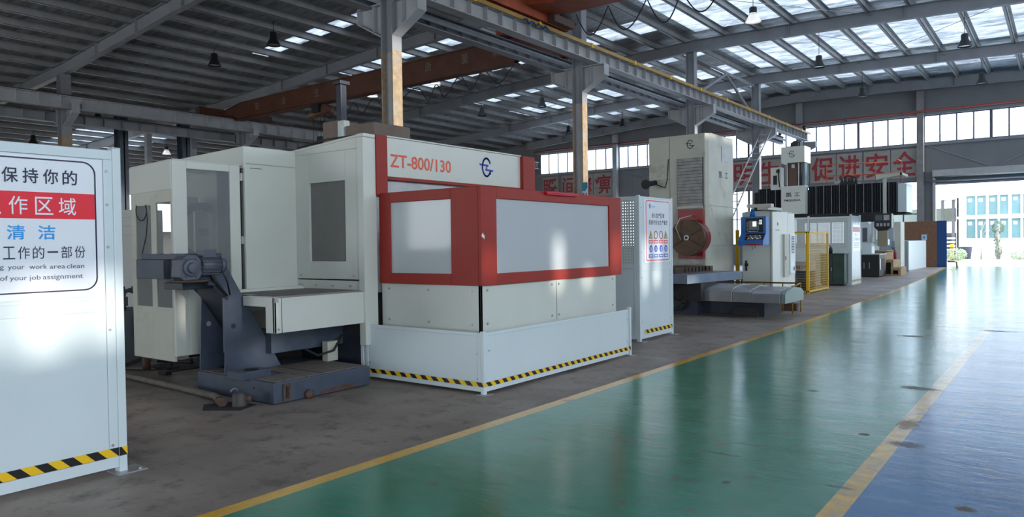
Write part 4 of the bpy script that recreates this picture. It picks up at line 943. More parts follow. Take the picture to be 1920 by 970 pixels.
m = MB(); m.box(-9.3, -9.28, 4.98, 5.0, .012, .3, black); m.box(-9.36, -9.22, 4.92, 5.06, .012, .02, black); solo('hose_stand', m, 'thin black upright rod among the hoses', 'stand')

# ================================================================== SECOND SAFETY PANEL WITH PERFORATED RETURN
X = -5.3
t = Thing('safety_panel', 'white safety panel with pictogram sign and perforated return beyond the machine', 'sign panel', (X, 11, 0))
m = MB(); m.frame('x', X-.03, X, 10.41, 11.53, .04, 2.275, [(10.47, 11.47, .11, 1.10), (10.47, 11.47, 1.19, 2.24)], fence_w); t.part('frame', m, bevel=.003)
m = MB(); m.box(X-.02, X-.008, 10.46, 11.48, .1, 1.11, fence_w); m.box(X-.02, X-.008, 10.46, 11.48, 1.18, 2.25, fence_w); t.part('infill_sheet', m)
for y in (10.36, 11.53):
    m = MB(); m.box(X-.05, X+.005, y, y+.05, 0, 2.29, fence_w); t.part('post', m, bevel=.005)
    m = MB(); m.box(X-.1, X+.08, y-.04, y+.12, 0, .008, steel); t.part('base_plate', m)
m = MB()
for y in (10.44, 11.50):
    for z in (.3, 1.0, 1.4, 2.1): m.cyl((X+.001, y, z), (X+.006, y, z), .009, steel, n=10)
t.part('screw', m)
m = MB(); m.box(X-.008, X+.002, 10.53, 11.49, 1.23, 2.24, white_s); sg = t.part('sign_sheet', m)
m = MB(); m.ribbon([(10.60, 1.29), (10.60, 2.19), (10.63, 2.215), (11.42, 2.215), (11.45, 2.19), (11.45, 1.29), (11.42, 1.265), (10.63, 1.265), (10.60, 1.29)], .013, (X+.003, 0, 0), (0, 1, 0), (0, 0, 1), .002, sign_red); t.part('border_line', m, sg)
m = MB(); logo(m, 'x', X+.004, 10.74, 2.13, .035, sign_blue, .008); text(m, '凯工机床', 'x', X+.004, 10.80, 10.92, 2.11, 2.14, sign_blue); t.part('emblem', m, sg)
m = MB()
for i, ch in enumerate('进入生产区域'): text(m, ch, 'x', X+.004, 10.80+i*.078, 10.865+i*.078, 1.945, 2.02, ink, .01)
t.part('sign_lettering', m, sg); m = MB()
for i, ch in enumerate('须遵守安全生产规定'): text(m, ch, 'x', X+.004, 10.69+i*.078, 10.755+i*.078, 1.835, 1.91, ink, .01)
t.part('sign_lettering', m, sg)
m = MB(); Y4 = [10.76, 10.94, 11.13, 11.31]
tri = lambda y, z, r, mm, off: m.prism([(y-r, z-r*.8), (y+r, z-r*.8), (y, z+r)], 'x', X+off, X+off+.001, mm)
for i, y in enumerate(Y4):
    if i in (0, 3): tri(y, 1.67, .07, ink, .003); tri(y, 1.667, .052, tape_y, .0045)
    else: m.ribbon([(y+.06*math.cos(R(a)), 1.67+.06*math.sin(R(a))) for a in range(0, 375, 15)], .012, (X+.004, 0, 0), (0, 1, 0), (0, 0, 1), .002, sign_red)
    if i == 3: m.prism([(y-.01, 1.65), (y+.02, 1.66), (y-.005, 1.70)], 'x', X+.006, X+.007, ink)
    if i == 0: m.box(X+.006, X+.007, y-.006, y+.006, 1.645, 1.69, ink)
    m.box(X+.003, X+.004, y-.075, y+.075, 1.535, 1.585, sign_red); m.box(X+.004, X+.005, y-.055, y+.055, 1.548, 1.572, white_s)
    m.cyl((X+.003, y, 1.45), (X+.0045, y, 1.45), .055, logo_blue); m.cyl((X+.0045, y, 1.462), (X+.0055, y, 1.462), .02, white_s); m.box(X+.0045, X+.0055, y-.018, y+.018, 1.415, 1.45, white_s)
    m.box(X+.003, X+.004, y-.075, y+.075, 1.31, 1.36, logo_blue); m.box(X+.004, X+.005, y-.055, y+.055, 1.323, 1.347, white_s)
t.part('pictogram', m, sg)
m = MB(); hazard(m, 'x', X+.002, 10.53, 11.58, .115, .175, pitch=.155, slant=1.0, th=.0015); t.part('hazard_tape', m)
m = MB(); m.frame('y', 10.36, 10.39, -7.3, X-.05, .04, 2.275, [(-7.24, -6.35, .1, 1.15), (-7.24, -6.35, 1.21, 2.22), (-6.29, X-.09, .1, 1.15), (-6.29, X-.09, 1.21, 2.22)], fence_w); rf = t.part('return_frame', m)
m = MB(); m.box(-7.25, X-.08, 10.372, 10.376, 1.2, 2.23, perf); t.part('perforated_sheet', m, rf)
m = MB(); m.box(-7.25, X-.08, 10.37, 10.38, .09, 1.16, fence_w); t.part('lower_sheet', m, rf)
m = MB(); m.box(-7.36, -7.3, 10.35, 10.4, 0, 2.29, fence_w); t.part('post', m)

# ================================================================== BORING MACHINE
BX, BY = -6.87, 17.0
t = Thing('boring_machine', 'tall stained cream floor boring machine column with red spindle and round brown faceplate', 'machine', (-7.6, 17.4, 0))
m = MB(); m.prism([(-8.40, BY), (-6.93, BY), (BX, BY+.1), (BX, 18.72), (-8.4, 18.72)], 'z', .45, 4.16, cream_d); m.box(-8.42, BX+.005, BY+.2, 18.74, 4.16, 4.18, cream_d); cl_ = t.part('column', m, bevel=.02)
m = MB(); m.box(-7.84, -7.835, BY-.006, BY, .5, 4.14, dark); m.box(-8.4, -7.84, BY-.004, BY, 3.1, 3.105, dark); m.box(BX, BX+.004, BY+.12, 18.7, 2.42, 2.425, dark); m.box(BX, BX+.004, BY+.12, 18.7, 1.45, 1.455, dark)
t.part('panel_joint', m, cl_)
m = MB(); n = 15; z0, z1 = 2.42, 3.58; gsl = mat('way_cover_slat', (.42, .41, .39), .5, .3, noise=.3, nscale=6)
m.box(-7.63, -6.97, BY-.03, BY, z0-.06, z1, dark)
for i in range(n): m.prism([(BY-.03, z0+i*(z1-z0)/n), (BY-.055, z0+i*(z1-z0)/n), (BY-.035, z0+(i+.93)*(z1-z0)/n), (BY-.03, z0+(i+.93)*(z1-z0)/n)], 'x', -7.62, -6.98, gsl)
m.box(-7.63, -6.97, BY-.08, BY, z0-.06, z0, cream_d); t.part('way_cover', m, cl_); m = MB()
for i in range(4): m.box(-7.62, -6.98, BY-.05, BY-.02, .62+i*.13, .73+i*.13, gsl)
t.part('way_cover', m, cl_)
m = MB(); m.box(-7.58, -6.95, BY-.12, BY, 1.15, 2.34, dred); m.cyl((-7.21, BY-.38, 1.65), (-7.21, BY-.0, 1.65), .42, dred, n=40); t.part('spindle_head', m, label='bright red spindle head')
brn = mat('oily_faceplate', (.09, .05, .028), .45, .4, noise=.3, nscale=5)
m = MB(); m.cyl((-7.16, BY-.56, 1.65), (-7.16, BY-.36, 1.65), .43, brn, n=48); m.cyl((-7.16, BY-.60, 1.65), (-7.16, BY-.55, 1.65), .06, steel); m.cyl((-7.16, BY-.605, 1.65), (-7.16, BY-.59, 1.65), .035, black)
for a in (30, 150, 210, 330): m.bar((-7.16+.12*math.cos(R(a)), BY-.565, 1.65+.12*math.sin(R(a))), (-7.16+.38*math.cos(R(a)), BY-.565, 1.65+.38*math.sin(R(a))), .03, .02, rust, up=(0, 1, 0))
t.part('faceplate', m, label='round brown faceplate')
m = MB(); m.tube([(-7.3, BY-.6, 1.6), (-7.38, BY-.7, 1.9), (-7.3, BY-.65, 2.1), (-7.2, BY-.1, 2.2)], .012, cream_d); t.part('coolant_hose', m)
m = MB(); logo(m, 'y', BY-.004, -7.30, 3.92, .10, mat('emblem_dark_blue', (.03, .04, .13), .4), .018); text(m, '凯', 'x', BX+.004, 17.73, 17.95, 3.12, 3.30, ink, .02); text(m, '工', 'x', BX+.004, 18.13, 18.33, 3.14, 3.28, ink, .02); t.part('marking', m, cl_)
m = MB(); m.box(BX, BX+.012, 17.9, 18.3, 3.55, 3.92, sheet_grey); t.part('data_plate', m, cl_)
m = MB(); m.cyl((-8.28, BY-.28, 3.0), (-8.2, BY-.05, 3.04), .06, black); m.cyl((-8.29, BY-.3, 3.0), (-8.29, BY-.42, 2.98), .09, black, r2=.12); m.tube([(-8.2, BY-.03, 3.0), (-7.95, BY-.02, 2.9), (-7.9, BY-.02, 3.1), (-7.86, BY-.02, 3.6)], .01, black); t.part('work_lamp', m, cl_)
m = MB(); m.box(-8.6, -6.7, 16.7, 19.0, 0, .45, dark); m.box(-8.9, -6.75, 15.4, 16.7, .3, .60, dark); t.part('column_base', m)
m = MB()      # rotated round-edged table
ang = R(-4)
def rotp(pts, c, a): return [(c[0]+(x-c[0])*math.cos(a)-(y-c[1])*math.sin(a), c[1]+(x-c[0])*math.sin(a)+(y-c[1])*math.cos(a)) for x, y in pts]
c0 = (-7.3, 15.6)
m.prism(rotp([(-8.6, 14.4), (-6.15, 14.4), (-6.0, 16.75), (-8.6, 16.75)], c0, ang), 'z', .68, .87, mat('blue_grey_table', (.17, .22, .29), .45, noise=.15)); t.part('rotary_table', m, bevel=.01, label='blue-grey rotary table edge')
m = MB(); m.prism(rotp([(-8.4, 14.7), (-6.6, 14.7), (-6.5, 16.3), (-8.4, 16.3)], c0, ang), 'z', .87, 1.0, brn)
for i in range(8): y = 14.75+i*.19; m.box(-6.49, -6.46, y, y+.03, .9, 1.0, black)
t.part('slotted_table', m)
m = MB(); m.box(-8.6, -6.1, 14.7, 16.6, .3, .68, dark); m.box(-6.9, -4.9, 15.05, 16.2, .0, .33, navy_d); m.box(-8.8, -6.2, 14.75, 16.5, .0, .3, navy_d); m.box(-6.5, -5.3, 14.78, 14.82, .0, .05, dark); m.box(-5.5, -5.0, 14.9, 15.2, 0, .2, dark); t.part('machine_bed', m)
m = MB()
for i in range(22):
    a = -90+i*180/21; 
pts = [(-8.0, 14.7, .12), (-6.75, 14.7, .12), (-6.55, 14.7, .15), (-6.46, 14.7, .25), (-6.5, 14.7, .35), (-6.65, 14.7, .42), (-8.0, 14.7, .46)]
for a, b in zip(pts[:-1], pts[1:]): m.bar(a, b, .16, .07, rubber)
t.part('cable_chain', m)
m = MB(); segs = [(-6.16, -5.50), (-5.50, -5.12), (-5.12, -4.53)]; sp2 = t.part('slide_cover_bracket', MB().box(-6.28, -6.16, 14.9, 16.2, .30, .54, steel))
for i, (a, b) in enumerate(segs):
    mm = MB(); h = .012*(i == 1); zt = .555-.02*i
    mm.prism([(14.88, .30), (14.88, zt-.03), (15.0, zt+.03), (15.5, zt+.09), (16.0, zt+.05), (16.2, zt-.02), (16.2, .30)], 'x', a+.004, b-.004, steel_br); t.part('slide_cover', mm, bevel=.006)
mm = MB(); mm.prism([(14.9, .30), (14.9, .48), (15.0, .53), (15.5, .60), (16.0, .56), (16.18, .48), (16.18, .30)], 'x', -4.52, -4.44, mat('end_sheet_green_reflection', (.25, .33, .31), .4, .4)); t.part('slide_end_plate', mm)  # green reflection of the aisle put into the sheet's colour
# low yellow guard rail
t = Thing('guard_rail', 'low rusty yellow pipe rail round the end of the slide cover', 'railing', (-5, 16.5, 0)); ry = mat('worn_yellow', (.32, .20, .03), .6, noise=.2)
m = MB(); m.tube([(-6.3, 16.6, .62), (-4.62, 16.6, .62), (-4.62, 15.9, .56)], .018, ry); t.part('top_rail', m)
for p in ((-6.2, 16.6), (-5.8, 16.6), (-5.4, 16.6), (-5.0, 16.6), (-4.62, 16.6), (-4.62, 16.0)):
    m = MB(); m.tube([(p[0], p[1], 0), (p[0], p[1], .6)], .015, ry); t.part('rail_post', m)
solo('timber_beam', MB().box(-6.1, -4.75, 16.75, 16.9, .0, .16, rust), 'dark timber lying on the floor behind the slide cover', 'timber')

# ================================================================== CNC CABINET AND CONTROL
t = Thing('electrical_cabinet', 'cream electrical cabinet standing between the tall boring machine and the yellow mesh guard', 'cabinet', (-6.2, 19.3, 0))
m = MB(); m.box(-6.57, -5.81, 18.5, 19.75, .12, 2.285, cream); m.box(-6.57, -5.81, 19.76, 20.35, .12, 2.27, cream); m.box(-6.55, -5.83, 18.52, 20.3, 0, .12, dark)
m.box(-6.5, -5.85, 18.55, 20.3, 2.285, 2.30, cream); body = t.part('body', m, bevel=.008)
m = MB(); m.box(-5.812, -5.76, 19.32, 19.72, .62, 1.72, cream_d); m.box(-5.81, -5.75, 19.76, 20.2, .68, 1.72, fence_w); m.box(-5.75, -5.746, 19.35, 19.4, 1.05, 1.15, dark); ac = t.part('cooling_unit', m, body, .01)
m = MB()
for i in range(11): m.box(-5.748, -5.745, 19.85, 20.12, 1.22+i*.042, 1.24+i*.042, dark)
t.part('vent_louvre', m, body); t.part('unit_display', MB().box(-5.748, -5.744, 20.05, 20.12, .76, .86, black), body)
m = MB(); text(m, 'COOOP', 'x', -5.807, 18.72, 19.05, 1.80, 1.835, ink, .02); logo(m, 'x', -5.806, 18.92, 1.97, .035, ink, .01); t.part('marking', m, body)
m = MB(); m.box(-6.5, -6.42, 18.47, 18.5, .92, .99, black); m.box(-6.48, -6.45, 18.45, 18.5, .80, 1.06, black); t.part('door_latch', m, body)
m = MB(); m.box(-5.86, -5.855, 18.49, 18.5, .14, 2.27, dark); t.part('panel_joint', m, body)
t = Thing('control_pendant', 'blue control pendant with screen hanging in front of the cream electrical cabinet', 'control panel', (-5.9, 17.8, 1.45))
m = MB(); m.prism([(17.72, 2.14), (17.95, 2.14), (17.95, 1.45), (17.5, 1.45), (17.52, 1.56), (17.68, 1.70), (17.72, 1.74)], 'x', -6.33, -5.72, blue_p); bb = t.part('housing', m, bevel=.01)
m = MB(); m.box(-6.2, -5.79, 17.705, 17.72, 1.76, 2.10, black); m.box(-6.13, -5.91, 17.70, 17.706, 1.82, 2.04, screen_m); m.box(-6.03, -5.94, 17.695, 17.70, 1.90, 2.02, screen_l); sc = t.part('screen_panel', m, bb)
m = MB()
for i in range(8): m.box(-6.15+i*.032, -6.135+i*.032, 17.698, 17.704, 1.775, 1.79, white_s)
for j in range(6): m.box(-6.17, -6.155, 17.698, 17.704, 1.82+j*.035, 1.835+j*.035, white_s); m.box(-5.90, -5.885, 17.698, 17.704, 1.82+j*.035, 1.835+j*.035, white_s)
for i in range(3):
    for j in range(3): m.box(-5.87+i*.024, -5.855+i*.024, 17.698, 17.704, 1.95+j*.04, 1.975+j*.04, screen_l)
t.part('key_block', m, sc)
m = MB(); m.prism([(17.675, 1.70), (17.70, 1.73), (17.56, 1.59), (17.53, 1.57)], 'x', -6.18, -5.74, black)
for i in range(9):
    for j in range(3): f_ = .25+.25*j; y = 17.53+(17.68-17.53)*f_-.012; z = 1.565+(1.705-1.565)*f_; m.box(-6.10+i*.036, -6.085+i*.036, y-.008, y, z, z+.012, white_s if (i+j) % 3 else screen_l)
m.cyl((-6.13, 17.60, 1.66), (-6.13, 17.58, 1.67), .02, redhot); t.part('button_panel', m, bb)
m = MB(); m.tube([(-6.1, 17.47, 1.47), (-5.75, 17.47, 1.49)], .02, redhot); t.part('grip', m, bb, label='red grip bar')
m = MB(); m.cyl((-6.08, 17.85, 2.14), (-6.08, 17.85, 2.32), .07, blue_p, r2=.04); m.cyl((-6.08, 17.85, 2.3), (-6.08, 17.85, 2.44), .035, fence_w); m.box(-6.2, -5.62, 17.78, 18.0, 2.36, 2.44, cream_d); m.box(-5.95, -5.7, 17.8, 18.9, 2.30, 2.37, cream_d); t.part('support_arm', m)
m = MB(); m.tube([(-6.02, 17.6, 1.45), (-6.0, 17.62, 1.35)], .006, black); m.tube([(-5.95, 17.6, 1.45), (-5.94, 17.62, 1.38)], .006, black); t.part('cable', m)

# ================================================================== YELLOW MESH GUARD, DRUM, THIRD PANEL
t = Thing('mesh_guard', 'safety yellow framed wire mesh guard right of the cream electrical cabinet', 'guard', (-6.2, 23.2, 0))
m = MB()
for x in (-6.7, -6.0): m.box(x-.025, x+.025, 22.2, 22.25, 0, 1.8, yellow)
for z in (.04, 1.76): m.box(-6.7, -5.98, 22.2, 22.25, z, z+.05, yellow)
for y in (22.25, 24.4): m.box(-6.0, -5.95, y, y+.05, 0, 1.8, yellow)
for z in (.04, 1.76): m.box(-6.0, -5.95, 22.25, 24.4, z, z+.05, yellow)
fr_ = t.part('frame', m)
m = MB()
for i in range(22): z = .14+i*.075; m.box(-6.68, -6.0, 22.222, 22.226, z, z+.006, yellow); m.box(-5.978, -5.974, 22.27, 24.4, z, z+.008, yellow)
for i in range(30): y = 22.3+i*.072; m.box(-5.978, -5.974, y, y+.012, .08, 1.78, yellow)
t.part('wire_mesh', m, fr_)
t = Thing('mesh_guard', 'yellow guard post and rail seen between the boring machine and the cream cabinet', 'guard', (-6.95, 18.9, 0)); m = MB(); m.box(-7.0, -6.92, 19.2, 19.28, 0, 1.85, yellow); m.box(-7.0, -6.92, 19.2, 19.28, 0, .02, yellow); t.part('frame', m); m = MB(); m.box(-6.90, -6.6, 19.3, 19.33, .15, .75, mat('ochre_sheet', (.35, .2, .06), .6)); t.part('sheet', m)
t = Thing('oil_drum', 'dark blue oil drum with pale top band behind the yellow mesh guard', 'drum', (-6.45, 23.6, 0)); dm = mat('drum_blue', (.045, .06, .10), .45, noise=.1)
m = MB(); m.lathe([(0, 0), (.29, 0), (.29, .28), (.30, .3), (.29, .32), (.29, .58), (.30, .6), (.29, .62), (.29, .63)], (-6.42, 23.6, 0), dm, n=32); db = t.part('shell', m)
m = MB(); m.lathe([(.29, .63), (.29, .9), (.30, .91), (.27, .91), (.001, .9)], (-6.42, 23.6, 0), mat('drum_white', (.55, .57, .56), .4), n=32); t.part('top_band', m, label='pale grey top band')
m = MB()
for i, ch in enumerate('BEITU'):
    a = R(-90-38+i*17); vs, fs = glyphs(ch, .03); c = (-6.42+.296*math.cos(a), 23.6+.296*math.sin(a)); w_ = max(v[0] for v in vs)
    m.add([(c[0]-math.sin(a)*(v[0]-w_/2)*.11, c[1]+math.cos(a)*(v[0]-w_/2)*.11, .68+v[1]*.15) for v in vs], fs, char_red)
t.part('lettering', m)
X = -5.86
t = Thing('safety_panel', 'farthest white safety panel with perforated side and pink banded sign before the gantry mill', 'sign panel', (X, 27.5, 0))
m = MB(); m.box(X-.03, X, 27.2, 28.5, 0, 2.38, fence_w); m.box(X-.06, X+.01, 27.14, 27.2, 0, 2.42, fence_w); m.box(X-.05, X+.01, 28.5, 28.55, 0, 2.42, fence_w); t.part('frame', m)
m = MB(); m.box(X+.001, X+.006, 27.3, 28.4, 1.15, 2.28, white_s); sg = t.part('sign_sheet', m)
m = MB(); m.box(X+.007, X+.009, 27.33, 28.37, 1.82, 1.99, mat('sign_pink', (.75, .12, .22), .4)); t.part('red_band', m, sg)
m = MB()
for ch, y in zip('保持你的', (27.45, 27.7, 27.95, 28.2)): text(m, ch, 'x', X+.009, y-.08, y+.08, 2.07, 2.2, ink)
for ch, y in zip('清洁', (27.7, 28.0)): text(m, ch, 'x', X+.009, y-.08, y+.08, 1.67, 1.78, sign_blue)
for ch, y in zip('工作的部份', (27.45, 27.65, 27.85, 28.05, 28.25)): text(m, ch, 'x', X+.009, y-.07, y+.07, 1.52, 1.62, ink)
for z in (1.42, 1.35, 1.28): m.box(X+.008, X+.009, 27.45, 28.25, z, z+.02, ink_g)
t.part('sign_lettering', m, sg)
m = MB(); hazard(m, 'x', X+.011, 27.14, 28.55, .1, .17, pitch=.2, slant=1.0); t.part('hazard_tape', m)
m = MB(); m.frame('y', 27.14, 27.17, -8.6, X-.06, .04, 2.36, [(-8.54, -7.3, 1.25, 2.3), (-7.24, X-.12, 1.25, 2.3)], fence_w); rf = t.part('return_frame', m)
m = MB(); m.box(-8.55, X-.11, 27.152, 27.156, 1.22, 2.32, perf); t.part('perforated_sheet', m, rf)
t.part('post', MB().box(-8.6, -8.54, 27.12, 27.18, 0, 2.4, fence_w)); t.part('post', MB().box(-7.3, -7.24, 27.12, 27.18, 0, 2.4, fence_w))
t = Thing('tool_cabinet', 'dark green metal cabinet standing against the farthest white safety panel', 'cabinet', (-6.3, 26.8, 0))
m = MB(); m.box(-6.72, -5.96, 26.55, 27.08, .05, 1.06, green_d); m.box(-6.74, -5.94, 26.53, 27.1, 1.06, 1.09, green_d); m.box(-6.69, -5.99, 26.6, 27.0, 0, .05, dark); gb = t.part('body', m, bevel=.006)
m = MB(); m.box(-6.345, -6.34, 26.54, 26.55, .1, 1.02, black); m.box(-6.38, -6.36, 26.53, 26.55, .5, .62, steel); t.part('door', m, gb)
t = Thing('bottle_group', 'dark oil can standing on top of the dark green cabinet', 'can', (-6.5, 26.8, 1.09)); m = MB(); m.lathe([(0, 0), (.06, 0), (.06, .16), (.02, .22), (.015, .26), (0, .26)], (-6.45, 26.8, 1.09), black); t.part('can_body', m); m = MB(); m.tube([(-6.45, 26.8, 1.33), (-6.52, 26.78, 1.38)], .01, black); t.part('spout', m)
t.o.name = 'oil_can'

# ================================================================== GANTRY MILL
t = Thing('gantry_mill', 'large gantry mill with black bellows crossbeam, cream head and tall ram, behind the yellow guard', 'machine', (-7, 29.5, 0))
GYY = 28.9
bel = mat('black_bellows', (.012, .013, .018), .6)
def bellows(x0, x1, z0, z1, nm='bellows'):
    m = MB(); n = max(3, int((x1-x0)/.085)); st = (x1-x0)/n
    poly = []
    for i in range(n): a = x0+i*st; poly += [(a, GYY-.02), (a+st/2, GYY-.07)]
    poly += [(x1, GYY-.02), (x1, GYY+.5), (x0, GYY+.5)]
    m.prism(poly, 'z', z0, z1, bel); b = t.part(nm, m, label='black pleated bellows')
    m = MB(); k = int((x1-x0)/.27)
    for i in range(1, k): a = x0+i*(x1-x0)/k; m.box(a-.004, a+.004, GYY-.08, GYY-.06, z0, z1, steel)
    t.part('bellows_rib', m, b)
bellows(-9.6, -8.6, 2.62, 3.56); bellows(-7.72, -4.72, 2.5, 3.56)
m = MB(); m.box(-9.8, -4.5, GYY+.1, GYY+1.4, 2.45, 3.45, dark); m.box(-4.73, -4.45, GYY+.0, GYY+1.2, 2.5, 3.5, fence_w); m.box(-9.6, -4.9, GYY-.1, GYY+.1, 2.40, 2.52, black); m.box(-8.0, -5.0, GYY-.2, GYY+.8, 2.2, 2.42, dark); t.part('crossbeam', m)
m = MB(); m.box(-8.64, -7.76, GYY-.35, GYY+.1, 2.54, 3.60, cream); hd = t.part('head_cover', m, bevel=.01)
m = MB()
text(m, '凯', 'y', GYY-.356, -8.45, -8.24, 3.19, 3.36, ink, .02); text(m, '工', 'y', GYY-.356, -8.15, -7.95, 3.21, 3.34, ink, .02); text(m, 'PM2030HA', 'y', GYY-.356, -8.52, -7.92, 3.02, 3.10, ink, .02); t.part('marking', m, hd)
m = MB(); m.box(-8.40, -7.92, GYY-.22, GYY+.3, 3.55, 4.55, dark); m.box(-8.38, -8.08, GYY-.24, GYY-.21, 3.6, 4.5, mat('ram_brown', (.12, .06, .04), .5)); m.box(-8.04, -8.0, GYY-.25, GYY-.2, 3.6, 4.5, steel); m.box(-7.92, -7.82, GYY-.15, GYY+.2, 3.55, 4.5, mat('teal_guard', (.08, .14, .17), .3)); m.box(-8.46, -8.42, GYY-.2, GYY+.2, 3.55, 4.5, fence_w); m.box(-8.27, -8.16, GYY-.25, GYY-.235, 4.28, 4.42, cream); t.part('ram', m, label='dark brown ram')
m = MB(); m.box(-8.6, -7.74, GYY-.45, GYY+.35, 4.46, 5.06, cream); tp = t.part('top_cover', m, bevel=.01)
m = MB(); logo(m, 'y', GYY-.455, -8.2, 4.78, .12, ink, .018); t.part('emblem', m, tp)
m = MB(); m.box(-8.35, -8.0, GYY-.1, GYY+.3, 5.06, 5.25, black); m.cyl((-8.17, GYY-.15, 5.18), (-8.17, GYY+.3, 5.18), .13, black); m.box(-8.5, -8.36, GYY-.1, GYY+.1, 5.06, 5.13, steel); t.part('top_motor', m)
m = MB(); m.box(-9.10, -8.72, GYY-.1, GYY+.3, 3.50, 4.36, cream); bx_ = t.part('side_box', m); m = MB(); m.box(-9.0, -8.86, GYY-.115, GYY-.1, 3.7, 4.05, dark); m.tube([(-8.8, GYY-.1, 4.3), (-8.78, GYY-.15, 3.9), (-8.76, GYY-.1, 3.6)], .02, black); m.box(-8.88, -8.76, GYY-.13, GYY-.08, 4.15, 4.27, black); t.part('box_opening', m, bx_)
m = MB(); m.lathe([(0, 0), (.09, 0), (.11, .2), (.09, .22), (0, .22)], (-6.8, GYY+.4, 3.5), mat('cream_drum', (.42, .40, .34), .5)); m.box(-6.65, -6.05, GYY+.1, GYY+.7, 3.56, 3.66, black)
for i, x in enumerate((-6.6, -6.48, -6.36, -6.25, -6.12)): m.cyl((x, GYY+.2, 3.6), (x, GYY+.2, 3.78+.05*(i % 2)), .05, black)
m.tube([(-6.65, GYY+.2, 3.8), (-6.4, GYY+.15, 3.9), (-6.1, GYY+.2, 3.82)], .02, black); t.part('valve_pack', m)
orr = mat('orange_rail', (.55, .12, .05), .5)
m = MB()
for z in (4.0, 4.42): m.tube([(-7.7, GYY+.9, z), (-4.75, GYY+.9, z-.06)], .018, orr)
m.tube([(-9.3, GYY+.3, 3.5), (-9.3, GYY+.3, 4.15), (-9.12, GYY+.3, 4.2)], .018, orr); m.tube([(-4.75, GYY+.2, 4.36), (-4.75, GYY+.9, 4.36)], .018, orr); rl = t.part('handrail', m, label='thin orange handrail')
m = MB()
for x in (-7.3, -6.4, -5.6, -4.75): m.tube([(x, GYY+.9, 3.5), (x, GYY+.9, 4.4)], .018, orr)
t.part('rail_post', m, rl)
m = MB(); m.box(-5.03, -4.93, GYY-.95, GYY-.87, 2.44, 3.66, cream_d); m.prism([(-5.25, 3.60), (-4.45, 3.72), (-4.45, 3.80), (-5.25, 3.78)], 'y', GYY-.95, GYY-.8, cream_d); m.box(-4.5, -4.42, GYY-.95, GYY+.1, 3.72, 3.8, cream_d); t.part('pendant_arm', m)
m = MB(); m.box(-5.28, -4.75, GYY-1.1, GYY-.85, 1.98, 2.42, navy_d); m.prism([(-5.28, 1.98), (-4.75, 1.98), (-4.85, 1.86), (-5.15, 1.84)], 'y', GYY-1.15, GYY-.85, black); m.box(-4.76, -4.73, GYY-1.1, GYY-.85, 1.95, 2.42, cream_d); pd = t.part('pendant', m, label='dark control pendant')
m = MB(); m.box(-5.24, -5.02, GYY-1.11, GYY-1.1, 2.2, 2.38, screen_m); m.box(-4.98, -4.8, GYY-1.11, GYY-1.1, 2.2, 2.38, sheet_grey)
for i in range(4): m.box(-5.2+i*.11, -5.13+i*.11, GYY-1.115, GYY-1.1, 2.0, 2.1, sheet_grey)
t.part('pendant_keys', m, pd)
m = MB(); m.prism([(-9.5, 0), (-8.9, 0), (-9.0, 3.4), (-9.5, 3.4)], 'y', GYY+1.3, GYY+2.4, cream_d); t.part('gantry_leg', m)
# enclosure of the machining centre behind: white rounded housing
t = Thing('white_machine', 'white enclosed machine with rounded hood and dark window behind the black floor cabinet', 'machine', (-7.0, 33.9, 0))
m = MB(); m.prism([(-7.6, 0), (-6.55, 0), (-6.55, 1.5), (-6.6, 2.1), (-6.75, 2.4), (-7.1, 2.5), (-7.6, 2.5)], 'y', 34, 34.6, fence_w); m.box(-7.6, -6.9, 34.6, 37.5, 0, 2.4, fence_w); t.part('housing', m, bevel=.01)
m = MB(); m.box(-6.9, -6.72, 33.97, 34.0, 1.45, 2.05, MOTOR); t.part('window', m)
m = MB(); m.prism([(33.9, 1.45), (34.6, 1.4), (34.8, 2.3), (34.2, 2.4)], 'x', -6.6, -6.5, sheet_grey); m.box(-6.5, -6.1, 34.9, 35, 1.25, 2.35, mat('tan_guard', (.30, .25, .16), .5)); t.part('side_guard', m)
m = MB(); m.box(-6.9, -6.3, 35.5, 36.5, 1.3, 1.55, fence_w); t.part('tray', m); t.part('end_column', MB().box(-6.35, -6.1, 38, 39, 0, 2.35, cream_d))
solo('blue_post', MB().box(-6.98, -6.86, 33.5, 33.6, 0, 1.15, deep_b), 'narrow blue post behind the farthest safety panel', 'post')
t = Thing('floor_cabinet', 'low black floor cabinet with two upright handles near the wooden steps', 'cabinet', (-6.6, 33.8, 0))
m = MB(); m.box(-6.85, -6.12, 33.2, 34.6, .03, .92, black); m.box(-6.86, -6.1, 33.18, 34.62, .92, .95, sheet_grey); b_ = t.part('body', m)
m = MB(); 
for x in (-6.7, -6.5): m.box(x, x+.02, 33.17, 33.2, .35, .6, steel)
t.part('handle', m, b_); m = MB(); m.box(-6.119, -6.11, 33.6, 34.3, .3, .75, rust); m.box(-6.118, -6.108, 33.35, 33.5, .3, .75, fence_w); t.part('side_panel', m, b_)
t = Thing('wooden_steps', 'three bare timber steps with open sides in front of the white machine', 'steps', (-5.95, 36, 0))
for i, (x0, x1, y0, y1, h) in enumerate(((-6.0, -5.62, 35.0, 36.4, .34), (-6.35, -5.95, 35.3, 36.9, .66), (-6.8, -6.3, 35.6, 37.4, .98))):
    m = MB(); m.box(x0, x1, y0, y1, h-.05, h, wood); m.box(x1-.03, x1, y0, y1, 0, h-.05, wood); m.frame('y', y0, y0+.03, x0, x1-.03, 0, h-.05, [(x0+.08, x1-.1, .05, h-.12)], wood); m.box(x0+.02, x1-.05, y0+.3, y1-.1, 0, h-.08, dark); t.part('step_box', m)
m = MB(); m.box(-6.85, -6.25, 35.55, 37.4, 1.03, 1.06, wood); t.part('top_board', m)
m = MB()
